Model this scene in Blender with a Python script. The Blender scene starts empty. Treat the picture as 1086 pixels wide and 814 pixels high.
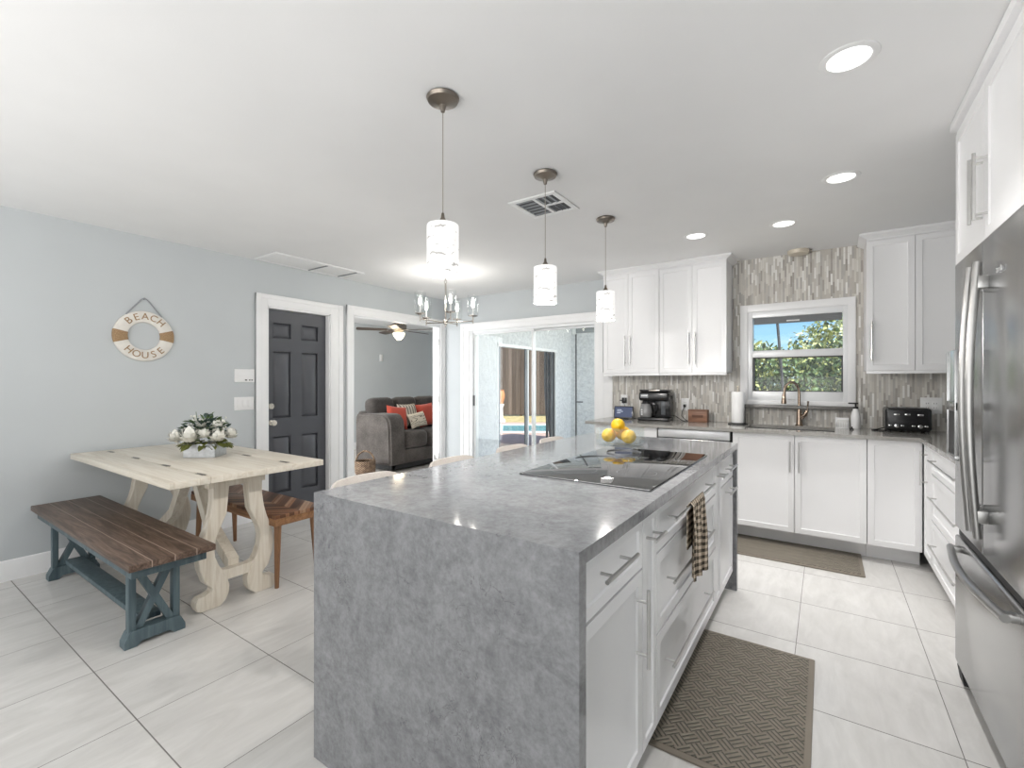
import bpy, bmesh, math, random
from mathutils import Vector, Matrix
random.seed(7)
C = bpy.context.scene.collection
SC = bpy.context.scene
PI = math.pi
# ------------------------------------------------------------------ camera
YAW = math.atan(332.4/490.0)
cam_d = bpy.data.cameras.new('camera'); cam = bpy.data.objects.new('camera', cam_d); C.objects.link(cam)
cam.location = (0, 0, 1.296); cam.rotation_euler = (PI/2, 0, YAW)
cam_d.sensor_width = 36; cam_d.lens = 490/1086*36; cam_d.shift_y = -2/1086; cam_d.clip_start = .02
SC.camera = cam
# ------------------------------------------------------------------ world, sun, big soft lights, exposure
W = bpy.data.worlds.new('sky'); SC.world = W; W.use_nodes = True
wn = W.node_tree; bg = wn.nodes['Background']
sky = wn.nodes.new('ShaderNodeTexSky'); sky.sky_type = 'NISHITA'; sky.sun_disc = False
sky.sun_elevation = math.radians(48); sky.sun_rotation = math.radians(100); sky.air_density = 1.0; sky.dust_density = .5
tcw = wn.nodes.new('ShaderNodeTexCoord'); mpw = wn.nodes.new('ShaderNodeMapping'); mpw.inputs['Scale'].default_value = (1.6, 1.6, 6.)
nzw = wn.nodes.new('ShaderNodeTexNoise'); nzw.inputs['Scale'].default_value = 2.6; nzw.inputs['Detail'].default_value = 7.
rpw = wn.nodes.new('ShaderNodeValToRGB'); rpw.color_ramp.elements[0].position = .50; rpw.color_ramp.elements[1].position = .68
tin = wn.nodes.new('ShaderNodeMix'); tin.data_type = 'RGBA'; tin.blend_type = 'MULTIPLY'; tin.inputs[0].default_value = 1.; tin.inputs[7].default_value = (.62, .86, 1.12, 1)
mxw = wn.nodes.new('ShaderNodeMix'); mxw.data_type = 'RGBA'; mxw.inputs[7].default_value = (7.5, 7.6, 7.8, 1)
for u_, v_ in ((tcw.outputs['Generated'], mpw.inputs[0]), (mpw.outputs[0], nzw.inputs['Vector']), (nzw.outputs['Fac'], rpw.inputs[0]), (rpw.outputs[0], mxw.inputs[0]), (sky.outputs[0], tin.inputs[6]), (tin.outputs[2], mxw.inputs[6]), (mxw.outputs[2], bg.inputs[0])): wn.links.new(u_, v_)
bg.inputs[1].default_value = .13
def lamp(name, typ, loc, energy, rot=(0,0,0), color=(1,1,1), parent=None, **kw):
    l = bpy.data.lights.new(name, typ); l.energy = energy; l.color = color
    for k, v in kw.items(): setattr(l, k, v)
    o = bpy.data.objects.new(name, l); C.objects.link(o); o.location = loc; o.rotation_euler = rot
    if parent: o.parent = parent
    return o
def aim(o, d): o.rotation_euler = Vector(d).to_track_quat('-Z', 'Y').to_euler()
sun = lamp('sun', 'SUN', (6, 0, 10), 5., color=(1, .96, .9), angle=.01); aim(sun, (-.75, .35, -.9))
a = lamp('rear_fill_light', 'AREA', (-1.6, -2.6, 1.22), 44, shape='RECTANGLE', size=5.5, size_y=2.38, color=(1, .99, .975)); aim(a, (0, 1, 0))  # added soft fill behind the camera, standing in for unseen windows
a = lamp('bounce_fill_light', 'AREA', (-1.5, -1.3, 1.2), 44, shape='RECTANGLE', size=5.0, size_y=1.8, color=(1, .99, .98)); aim(a, (0, .25, 1))  # added upward fill behind the camera that brightens the ceiling
a = lamp('living_fill_light', 'AREA', (-6.02, 1.56, 1.22), 105, shape='RECTANGLE', size=2.9, size_y=2.36, color=(.97, .99, 1)); aim(a, (0, 1, 0))  # added fill on the unseen near side of the living room, no window there
a = lamp('lanai_fill_light', 'AREA', (-2.0, 7.0, 1.6), 48, shape='RECTANGLE', size=3.2, size_y=2.0, color=(1, .975, .95)); aim(a, (-1, 0, 0))  # added area lamp brightening the lanai wall on top of the real sky
SC.view_settings.view_transform = 'Standard'; SC.view_settings.look = 'None'
SC.view_settings.exposure = 0.45; SC.view_settings.gamma = 1.0; SC.view_settings.use_curve_mapping = False
SC.cycles.use_denoising = True; SC.cycles.max_bounces = 8; SC.cycles.diffuse_bounces = 5; SC.cycles.glossy_bounces = 4
SC.cycles.transparent_max_bounces = 16; SC.cycles.caustics_reflective = False; SC.cycles.caustics_refractive = False
SC.cycles.sample_clamp_indirect = 6

# ------------------------------------------------------------------ material helpers
class NT:
    def __init__(s, name):
        s.m = bpy.data.materials.new(name); s.m.use_nodes = True; s.t = s.m.node_tree
        s.b = s.t.nodes['Principled BSDF']; s._obj = None
    def n(s, typ, **kw):
        x = s.t.nodes.new(typ)
        for k, v in kw.items(): setattr(x, k, v)
        return x
    def put(s, sock, v):
        if isinstance(v, bpy.types.NodeSocket): s.t.links.new(v, sock)
        elif isinstance(v, (tuple, list)) and len(v) == 3 and sock.type == 'RGBA': sock.default_value = (*v, 1)
        else: sock.default_value = v
    def M(s, op, a, b=None, c=None):
        x = s.n('ShaderNodeMath', operation=op)
        for i, v in enumerate((a, b, c)):
            if v is not None: s.put(x.inputs[i], v)
        return x.outputs[0]
    def obj(s):
        if s._obj is None: s._obj = s.n('ShaderNodeTexCoord').outputs['Object']
        return s._obj
    def xyz(s):
        x = s.n('ShaderNodeSeparateXYZ'); s.put(x.inputs[0], s.obj()); return x.outputs
    def comb(s, x=0., y=0., z=0.):
        k = s.n('ShaderNodeCombineXYZ')
        for i, v in enumerate((x, y, z)): s.put(k.inputs[i], v)
        return k.outputs[0]
    def scaled(s, sc, off=None):
        k = s.n('ShaderNodeMapping'); s.put(k.inputs[0], s.obj()); k.inputs['Scale'].default_value = sc
        if off is not None: s.put(k.inputs['Location'], off)
        return k.outputs[0]
    def noise(s, vec=None, scale=5., detail=3., rough=.55, dist=0., col=False):
        k = s.n('ShaderNodeTexNoise'); s.put(k.inputs['Vector'], s.obj() if vec is None else vec)
        k.inputs['Scale'].default_value = scale; k.inputs['Detail'].default_value = detail
        k.inputs['Roughness'].default_value = rough; k.inputs['Distortion'].default_value = dist
        return k.outputs['Color' if col else 'Fac']
    def white(s, vec):
        k = s.n('ShaderNodeTexWhiteNoise', noise_dimensions='3D'); s.put(k.inputs['Vector'], vec); return k.outputs[0]
    def ramp(s, f, stops, const=False):
        k = s.n('ShaderNodeValToRGB'); s.put(k.inputs[0], f); e = k.color_ramp.elements
        if const: k.color_ramp.interpolation = 'CONSTANT'
        while len(e) < len(stops): e.new(.5)
        for i, (p, c) in enumerate(stops): e[i].position = p; e[i].color = (*c, 1) if len(c) == 3 else c
        return k.outputs[0]
    def mix(s, f, a, b, mode='MIX'):
        k = s.n('ShaderNodeMix', data_type='RGBA', blend_type=mode)
        s.put(k.inputs[0], f); s.put(k.inputs[6], a); s.put(k.inputs[7], b); return k.outputs[2]
    def bump(s, h, strength=.2, dist=.01):
        k = s.n('ShaderNodeBump'); s.put(k.inputs['Height'], h); k.inputs['Strength'].default_value = strength
        k.inputs['Distance'].default_value = dist; s.put(s.b.inputs['Normal'], k.outputs[0])
    def fin(s, color=None, rough=None, metal=None, spec=None, **kw):
        if color is not None: s.put(s.b.inputs['Base Color'], color)
        if rough is not None: s.put(s.b.inputs['Roughness'], rough)
        if metal is not None: s.put(s.b.inputs['Metallic'], metal)
        if spec is not None: s.put(s.b.inputs['Specular IOR Level'], spec)
        for k, v in kw.items(): s.put(s.b.inputs[k.replace('_', ' ')], v)
        return s.m
def P(name, color, rough=.5, metal=0., spec=.5, vary=.06, vs=6., bump=0., bs=60.):
    """plain surface with a little procedural variation"""
    t = NT(name)
    f = t.noise(scale=vs, detail=2.)
    lo = tuple(c*(1-vary) for c in color); hi = tuple(min(1, c*(1+vary)) for c in color)
    col = t.ramp(f, [(.3, lo), (.7, hi)])
    if bump: t.bump(t.noise(scale=bs, detail=3.), bump, .004)
    return t.fin(col, rough, metal, spec)
def glow(name, color, strength, base=(1, 1, 1)):
    t = NT(name); return t.fin(base, .4, Emission_Color=color, Emission_Strength=strength)
def glass(name, tint=(1, 1, 1), ior=1.45, gloss_rough=0.02, graze=.45):
    t = NT(name); t.t.nodes.remove(t.b); out = t.t.nodes['Material Output']
    tr = t.n('ShaderNodeBsdfTransparent'); t.put(tr.inputs[0], tint)
    gl = t.n('ShaderNodeBsdfGlossy'); gl.inputs['Roughness'].default_value = gloss_rough
    lw = t.n('ShaderNodeLayerWeight'); lw.inputs[0].default_value = .5
    f0 = ((ior-1)/(ior+1))**2
    fr = t.M('ADD', f0, t.M('MULTIPLY', t.M('POWER', lw.outputs['Facing'], 4.), graze))
    mx = t.n('ShaderNodeMixShader'); t.put(mx.inputs[0], fr); t.t.links.new(tr.outputs[0], mx.inputs[1]); t.t.links.new(gl.outputs[0], mx.inputs[2])
    t.t.links.new(mx.outputs[0], out.inputs[0]); return t.m

MT = {}
MT['wall'] = P('wall_paint', (.543, .571, .586), .75, vary=.02, vs=2., bump=.05, bs=180)
MT['ceil'] = P('ceiling_paint', (.80, .80, .80), .85, vary=.012, vs=3., bump=.05, bs=120)
MT['trim'] = P('white_trim', (.86, .86, .865), .35, vary=.015)
MT['cab'] = P('cabinet_white', (.83, .83, .838), .3, vary=.012, vs=3.)
MT['gap'] = P('shadow_gap', (.05, .05, .05), .8)
MT['steel_h'] = P('brushed_nickel', (.62, .615, .6), .28, 1., vary=.04, vs=30)
MT['handle'] = P('dark_brushed_steel', (.40, .395, .385), .3, 1., vary=.04, vs=30)
MT['chrome'] = P('chrome', (.8, .8, .8), .08, 1., vary=.02)
MT['black'] = P('black_plastic', (.012, .012, .013), .22, vary=.1)
MT['blackm'] = P('black_matte', (.02, .02, .02), .6, vary=.1)
MT['white'] = P('white_plastic', (.82, .82, .82), .35, vary=.015)
MT['glass'] = glass('clear_glass', (.97, .985, .98))
MT['glasst'] = glass('thin_lamp_glass', (.985, .99, .99), 1.18)
MT['glassb'] = glass('bowl_glass', (.95, .97, .97), 1.5, .02, .22)
MT['glassw'] = glass('window_glass', (.95, .975, .97), 1.34)
MT['bulb'] = glow('lit_bulb', (1, .93, .82), 14.)
def m_steel():
    t = NT('stainless_steel')
    f = t.noise(t.scaled((1.5, 1.5, 9)), 1., 2.)
    return t.fin(t.ramp(f, [(.3, (.43, .435, .44)), (.7, (.48, .48, .48))]), .23, 1.)
MT['steel'] = m_steel()
def m_floor(name='floor_tile', a=(.60, .588, .568), b=(.72, .708, .688), px=.5175, py=.509, x0=.397, y0=.66):
    t = NT(name); o = t.xyz()
    ux = t.M('DIVIDE', t.M('SUBTRACT', o[0], x0), px); uy = t.M('DIVIDE', t.M('SUBTRACT', o[1], y0), py)
    fx = t.M('FRACT', ux); fy = t.M('FRACT', uy)
    ex = t.M('MULTIPLY', t.M('MINIMUM', fx, t.M('SUBTRACT', 1., fx)), px)
    ey = t.M('MULTIPLY', t.M('MINIMUM', fy, t.M('SUBTRACT', 1., fy)), py)
    g = t.M('MAXIMUM', t.M('LESS_THAN', ex, .0016), t.M('LESS_THAN', ey, .0022))
    idv = t.comb(t.M('FLOOR', ux), t.M('FLOOR', uy), 3.)
    r = t.white(idv)
    off = t.comb(t.M('MULTIPLY', r, 37.), t.M('MULTIPLY', r, 19.), 0.)
    st = t.noise(t.scaled((5., 1.4, 1.), off), 1.6, 6., .62, 1.4)
    fine = t.noise(t.scaled((26., 5., 1.), off), 2., 3.)
    f = t.M('ADD', t.M('MULTIPLY', st, .8), t.M('MULTIPLY', fine, .2))
    col = t.ramp(f, [(.32, a), (.5, tuple((p+q)/2 for p, q in zip(a, b))), (.66, b)])
    col = t.mix(t.M('MULTIPLY', r, .10), col, tuple(c*.8 for c in a))
    col = t.mix(g, col, (.17, .16, .15))
    t.bump(t.M('SUBTRACT', 1., g), .25, .002)
    return t.fin(col, t.M('ADD', .24, t.M('MULTIPLY', g, .5)), 0., .5)
MT['floor'] = m_floor()
MT['floor2'] = m_floor('living_floor_plank', (.52, .48, .44), (.64, .60, .56), .92, .2, .1, .05)
def m_mosaic():
    t = NT('mosaic_strip_tile'); o = t.xyz(); w, h = .0148, .098
    cx = t.M('DIVIDE', t.M('ADD', o[0], o[1]), w); ci = t.M('FLOOR', cx)
    offs = t.white(t.comb(ci, 1.3, 7.))
    cz = t.M('ADD', t.M('DIVIDE', o[2], h), offs); zi = t.M('FLOOR', cz)
    r = t.white(t.comb(ci, zi, 2.)); r2 = t.white(t.comb(zi, ci, 9.))
    col = t.ramp(r, [(0, (.30, .275, .245)), (.14, (.46, .43, .385)), (.3, (.40, .385, .36)), (.42, (.60, .575, .52)), (.56, (.50, .47, .425)), (.68, (.66, .64, .595)), (.80, (.545, .525, .49)), (.9, (.80, .79, .765))], True)
    vein = t.noise(t.scaled((60, 60, 10)), 2., 4.)
    col = t.mix(t.M('MULTIPLY', vein, .35), col, (.72, .69, .64))
    fx = t.M('FRACT', cx); fz = t.M('FRACT', cz)
    ex = t.M('MULTIPLY', t.M('MINIMUM', fx, t.M('SUBTRACT', 1., fx)), w); ez = t.M('MULTIPLY', t.M('MINIMUM', fz, t.M('SUBTRACT', 1., fz)), h)
    g = t.M('LESS_THAN', t.M('MINIMUM', ex, ez), .0007)
    col = t.mix(g, col, (.50, .48, .45))
    t.bump(t.M('ADD', t.M('MULTIPLY', r2, .6), t.M('MULTIPLY', t.M('SUBTRACT', 1., g), .5)), .35, .002)
    return t.fin(col, t.ramp(r2, [(0, (.5,)*3), (.55, (.42,)*3), (.8, (.08,)*3)], True), 0., .5)
MT['mosaic'] = m_mosaic()
def m_quartz(name, lo, hi, rough=.09):
    t = NT(name)
    n1 = t.noise(scale=9., detail=9., rough=.72, dist=.9); n2 = t.noise(scale=52., detail=5., rough=.7)
    wv = t.n('ShaderNodeVectorMath', operation='ADD'); t.put(wv.inputs[0], t.obj())
    ns = t.n('ShaderNodeVectorMath', operation='SCALE'); t.put(ns.inputs[0], t.noise(scale=5., detail=5., col=True)); ns.inputs['Scale'].default_value = .35
    t.t.links.new(ns.outputs[0], wv.inputs[1])
    n3 = t.noise(wv.outputs[0], 11., 2., .5); mask = t.noise(scale=2.6, detail=2.)
    vein = t.M('MULTIPLY', t.M('LESS_THAN', t.M('ABSOLUTE', t.M('SUBTRACT', n3, .5)), .006), t.M('GREATER_THAN', mask, .55))
    f = t.M('ADD', t.M('MULTIPLY', n1, .55), t.M('MULTIPLY', n2, .45))
    col = t.ramp(f, [(.38, lo), (.5, tuple((a+b)/2 for a, b in zip(lo, hi))), (.63, hi)])
    col = t.mix(t.M('MULTIPLY', vein, .5), col, tuple(c*.5 for c in lo))
    return t.fin(col, rough, 0., .5)
MT['quartz'] = m_quartz('grey_quartz', (.15, .153, .163), (.275, .28, .29))
MT['counter'] = m_quartz('greige_quartz', (.24, .232, .215), (.33, .32, .30), .1)
def m_wood(name, stops, along=0, scale=1., rough=.5, planks=None, gapc=None, streak=1.):
    """grain along one local axis; planks = (axis, width, phase)"""
    t = NT(name); sc = [22*streak, 22*streak, 22*streak]; sc[along] = 1.6
    o = t.xyz(); off = None; g = None
    if planks:
        ax, w, ph = planks
        u = t.M('DIVIDE', t.M('SUBTRACT', o[ax], ph), w); i = t.M('FLOOR', u); r = t.white(t.comb(i, 4., 2.))
        off = t.comb(t.M('MULTIPLY', r, 31.), t.M('MULTIPLY', r, 17.), t.M('MULTIPLY', r, 11.))
        fu = t.M('FRACT', u); e = t.M('MULTIPLY', t.M('MINIMUM', fu, t.M('SUBTRACT', 1., fu)), w); g = t.M('LESS_THAN', e, .0022)
    f = t.noise(t.scaled(tuple(sc), off), scale, 6., .65, 1.6)
    col = t.ramp(f, stops)
    if planks:
        col = t.mix(t.M('MULTIPLY', r, .25), col, tuple(c*.7 for c in stops[0][1]))
        if gapc: col = t.mix(t.M('MULTIPLY', g, .7), col, gapc)
    t.bump(f, .12, .003)
    return t.fin(col, rough, 0., .4)
MT['whitewash'] = m_wood('whitewashed_wood', [(.3, (.58, .51, .41)), (.5, (.70, .64, .545)), (.7, (.78, .735, .65))], 2, 1., .5)
MT['whitewash_x'] = m_wood('whitewashed_top', [(.3, (.63, .56, .46)), (.5, (.74, .685, .59)), (.7, (.80, .755, .67))], 0, .8, .4, (1, .115, .0575), (.62, .55, .45))
MT['darkwood'] = m_wood('dark_stained_wood', [(.3, (.045, .028, .02)), (.46, (.10, .064, .046)), (.56, (.15, .10, .074)), (.72, (.25, .175, .13))], 0, 1.5, .42, (1, .0915, -.183), (.42, .33, .27), 1.)
MT['bluewood'] = m_wood('blue_grey_paint', [(.3, (.055, .085, .10)), (.55, (.095, .135, .152)), (.75, (.15, .20, .215))], 2, .7, .5)
MT['walnut'] = m_wood('brown_wood', [(.3, (.15, .07, .032)), (.55, (.28, .145, .07)), (.75, (.36, .2, .1))], 0, 1., .4)
MT['walnut_z'] = m_wood('brown_leg_wood', [(.3, (.13, .062, .03)), (.55, (.25, .13, .065)), (.75, (.33, .18, .095))], 2, 1., .4)
MT['block'] = m_wood('red_brown_block', [(.3, (.13, .06, .035)), (.55, (.23, .115, .07)), (.75, (.30, .16, .10))], 0, 1., .45)
def m_chevron():
    t = NT('chevron_inlay'); o = t.xyz()
    v = t.M('ADD', o[0], t.M('MULTIPLY', t.M('ABSOLUTE', o[1]), 1.15)); u = t.M('DIVIDE', v, .034); i = t.M('FLOOR', u)
    s = t.M('SIGN', o[1]); r = t.white(t.comb(i, s, 5.))
    col = t.ramp(r, [(0, (.06, .028, .016)), (.2, (.19, .085, .042)), (.42, (.30, .15, .08)), (.6, (.12, .055, .03)), (.78, (.42, .27, .17)), (.92, (.24, .11, .055))], True)
    gr = t.noise(t.scaled((30, 30, 30)), 1.5, 5.)
    col = t.mix(t.M('MULTIPLY', gr, .4), col, (.10, .045, .025))
    fu = t.M('FRACT', u); g = t.M('LESS_THAN', fu, .07); col = t.mix(g, col, (.03, .015, .01))
    return t.fin(col, .42, 0., .4)
MT['chevron'] = m_chevron()
def m_mat():
    t = NT('woven_comfort_mat'); o = t.xyz()
    w = .072
    a = t.M('ADD', o[0], o[1]); b = t.M('SUBTRACT', o[0], o[1])
    ia = t.M('FLOOR', t.M('DIVIDE', a, w)); ib = t.M('FLOOR', t.M('DIVIDE', b, w))
    chk = t.M('MODULO', t.M('ABSOLUTE', t.M('ADD', ia, ib)), 2.)
    la = t.M('SINE', t.M('MULTIPLY', a, 2*PI/(w/3))); lb = t.M('SINE', t.M('MULTIPLY', b, 2*PI/(w/3)))
    h = t.M('ADD', t.M('MULTIPLY', la, chk), t.M('MULTIPLY', lb, t.M('SUBTRACT', 1., chk)))
    gr = t.M('LESS_THAN', h, -.45)
    n = t.noise(scale=40., detail=3.)
    col = t.ramp(n, [(.3, (.20, .172, .138)), (.7, (.265, .232, .19))])
    col = t.mix(t.M('MULTIPLY', gr, .8), col, (.055, .058, .045))
    t.bump(h, .5, .003)
    return t.fin(col, .6, 0., .3)
MT['mat'] = m_mat()
def m_gingham():
    t = NT('gingham_cloth'); o = t.xyz(); w = .0135
    a = t.M('MODULO', t.M('FLOOR', t.M('DIVIDE', t.M('ADD', o[1], 5.), w)), 2.); b = t.M('MODULO', t.M('FLOOR', t.M('DIVIDE', t.M('ADD', o[2], 5.), w)), 2.)
    s = t.M('MULTIPLY', t.M('ADD', a, b), .5)
    col = t.ramp(s, [(0, (.72, .62, .50)), (.3, (.30, .24, .18)), (.8, (.014, .012, .012))], True)
    n = t.noise(scale=300., detail=2.); t.bump(n, .2, .001)
    return t.fin(t.mix(t.M('MULTIPLY', n, .2), col, (.4, .33, .26)), .9, 0., .1)
MT['gingham'] = m_gingham()
def m_stucco():
    t = NT('rough_stucco'); n = t.noise(scale=17., detail=6., rough=.7); n2 = t.noise(scale=70., detail=3.)
    t.bump(t.M('ADD', n, t.M('MULTIPLY', n2, .4)), .9, .03)
    return t.fin(t.ramp(n, [(.35, (.52, .545, .575)), (.62, (.70, .72, .74))]), .9, 0., .2)
MT['stucco'] = m_stucco()
def m_fabric(name, lo, hi, scale=50., bump=.3):
    t = NT(name); n = t.noise(scale=scale, detail=4., rough=.7); n1 = t.noise(scale=5., detail=3.)
    f = t.M('ADD', t.M('MULTIPLY', n, .5), t.M('MULTIPLY', n1, .5)); t.bump(n, bump, .004)
    return t.fin(t.ramp(f, [(.36, lo), (.64, hi)]), .9, 0., .15, Sheen_Weight=.2)
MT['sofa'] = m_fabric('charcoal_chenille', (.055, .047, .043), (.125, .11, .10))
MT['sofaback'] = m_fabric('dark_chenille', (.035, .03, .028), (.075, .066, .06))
MT['red'] = m_fabric('coral_red_cloth', (.40, .062, .04), (.52, .09, .055), 80., .15)
MT['stool'] = m_fabric('beige_linen', (.46, .42, .385), (.60, .56, .52), 120., .2)
def m_stripe():
    t = NT('striped_cloth'); o = t.xyz(); u = t.M('FRACT', t.M('DIVIDE', o[0], .055)); g = t.M('LESS_THAN', u, .42)
    n = t.noise(t.scaled((40, 40, 160)), 1., 3.)
    return t.fin(t.mix(g, (.56, .50, .42), t.mix(n, (.10, .085, .075), (.30, .26, .22))), .9, 0., .1)
MT['stripe'] = m_stripe()
def m_script():
    t = NT('beige_patterned_cloth'); wv = t.n('ShaderNodeTexWave', wave_type='RINGS'); t.put(wv.inputs['Vector'], t.scaled((1, 1, 1.6)))
    wv.inputs['Scale'].default_value = 9.; wv.inputs['Distortion'].default_value = 9.; wv.inputs['Detail'].default_value = 2.
    g = t.M('MULTIPLY', t.M('GREATER_THAN', wv.outputs['Fac'], .88), t.M('LESS_THAN', t.M('ABSOLUTE', t.xyz()[2]), .075))
    return t.fin(t.mix(g, (.66, .585, .47), (.08, .065, .05)), .9, 0., .1)
MT['script'] = m_script()
def m_wicker():
    t = NT('wicker_weave'); o = t.xyz(); a = t.M('SINE', t.M('MULTIPLY', o[2], 260.)); b = t.M('SINE', t.M('ADD', t.M('MULTIPLY', o[0], 160.), t.M('MULTIPLY', o[1], 160.)))
    h = t.M('MULTIPLY', a, b); t.bump(h, .8, .006)
    return t.fin(t.ramp(t.M('ADD', t.M('MULTIPLY', h, .3), t.noise(scale=26.)), [(.25, (.06, .035, .02)), (.5, (.17, .105, .065)), (.8, (.36, .25, .16))]), .7)
MT['wicker'] = m_wicker()
def m_shade():
    t = NT('swirled_white_glass'); wv = t.n('ShaderNodeTexWave', wave_type='BANDS', bands_direction='Z'); t.put(wv.inputs['Vector'], t.scaled((2.2, 2.2, 1)))
    wv.inputs['Scale'].default_value = 9.; wv.inputs['Distortion'].default_value = 5.; wv.inputs['Detail'].default_value = 3.; wv.inputs['Detail Scale'].default_value = 1.2
    n = t.noise(t.scaled((14, 14, 30)), 1., 2.)
    l = t.M('MULTIPLY', t.M('GREATER_THAN', wv.outputs['Fac'], .9), t.M('GREATER_THAN', n, .53))
    col = t.mix(l, (1., .975, .945), (.45, .43, .41))
    return t.fin(t.mix(l, (.3, .3, .3), (.2, .19, .18)), .25, 0., .4, Emission_Color=col, Emission_Strength=.62)
MT['shade'] = m_shade()
MT['bronze'] = P('bronze_metal', (.23, .20, .17), .3, 1., vary=.1)
MT['nickel'] = P('satin_nickel', (.55, .51, .46), .25, 1., vary=.05)
MT['faucet'] = P('warm_bronze_faucet', (.40, .31, .24), .25, 1., vary=.08)
MT['door'] = P('charcoal_door_paint', (.075, .078, .09), .38, vary=.05, vs=4.)
MT['knob'] = P('polished_knob', (.78, .74, .66), .15, .6)
MT['leaf'] = P('green_leaf', (.085, .14, .05), .55, vary=.35, vs=60)
MT['leafd'] = P('dark_eucalyptus_leaf', (.05, .085, .07), .55, vary=.35, vs=60)
MT['leafo'] = P('olive_leaf', (.17, .19, .05), .55, vary=.3, vs=60)
MT['petal'] = P('white_petal', (.80, .79, .73), .7, vary=.06, vs=60)
MT['galv'] = P('galvanised_metal', (.44, .45, .46), .38, .9, vary=.12, vs=40)
MT['tan'] = P('jute_wrap', (.34, .22, .12), .8, vary=.25, vs=150)
MT['ring'] = P('painted_white_wood', (.74, .71, .66), .6, vary=.06, vs=20)
MT['rope'] = P('grey_rope', (.30, .31, .33), .8)
MT['lemon'] = P('lemon_peel', (.84, .50, .008), .42, vary=.1, vs=18, bump=.2, bs=140)
MT['cook'] = P('black_glass', (.006, .006, .007), .012); MT['cook'].node_tree.nodes['Principled BSDF'].inputs['IOR'].default_value = 3.0
MT['paper'] = P('paper_towel', (.84, .84, .83), .9, bump=.15, bs=160)
MT['screen'] = glow('tablet_screen', (.035, .052, .11), .8, (.02, .02, .03))
MT['screenl'] = glow('screen_text', (.62, .68, .78), .9, (.02, .02, .03))
MT['water'] = P('pool_water', (.16, .52, .58), .05, vary=.1, vs=3.)
MT['deck'] = P('pink_pavers', (.56, .40, .34), .85, vary=.12, vs=9.)
MT['ground'] = P('dry_grass', (.55, .45, .22), .95, vary=.25, vs=7.)
MT['hedge'] = P('hedge_leaves', (.15, .23, .09), .6, vary=.6, vs=9.)
MT['hedged'] = P('deep_hedge_leaves', (.05, .085, .035), .6, vary=.4, vs=9.)
MT['palmb'] = P('pale_frond', (.76, .76, .46), .6, vary=.2, vs=6.)
MT['palm'] = P('sunlit_frond', (.52, .55, .20), .6, vary=.4, vs=6.)
MT['bark'] = P('brown_bark', (.12, .085, .065), .9, vary=.3, vs=12.)
def m_fence():
    t = NT('weathered_brown_boards'); o = t.xyz(); u = t.M('DIVIDE', o[0], .14); r = t.white(t.comb(t.M('FLOOR', u), 2., 3.))
    n = t.noise(t.scaled((16, 16, .7)), 1., 5.); f = t.M('ADD', t.M('MULTIPLY', r, .4), t.M('MULTIPLY', n, .6))
    col = t.ramp(f, [(.2, (.065, .045, .035)), (.5, (.13, .095, .075)), (.8, (.23, .175, .145))])
    return t.fin(t.mix(t.M('LESS_THAN', t.M('FRACT', u), .06), col, (.02, .015, .012)), .85)
MT['fence'] = m_fence()
MT['terra'] = P('terracotta', (.62, .27, .12), .8, vary=.1)
MT['alu'] = P('white_aluminium', (.80, .81, .82), .35, .1, vary=.02)
MT['dkframe'] = P('dark_frame', (.07, .07, .075), .5, vary=.1)
MT['greyf'] = P('grey_cover', (.33, .335, .345), .8, vary=.12, vs=8.)
MT['greymid'] = P('grey_metal', (.30, .31, .325), .4, .5, vary=.06)
MT['lens'] = glow('lit_lens', (1, .985, .96), 2.)
MT['fanglow'] = glow('lit_bowl', (1, .85, .58), 1.25)
MT['fanblade'] = P('dark_blade', (.06, .045, .035), .5)
MT['sill'] = P('dark_stone_sill', (.16, .155, .145), .25, vary=.15, vs=30)
MT['ivory'] = P('ivory_metal', (.62, .56, .46), .4, .2)
MT['shadefab'] = P('grey_shade_cloth', (.22, .23, .24), .8, vary=.05)

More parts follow.
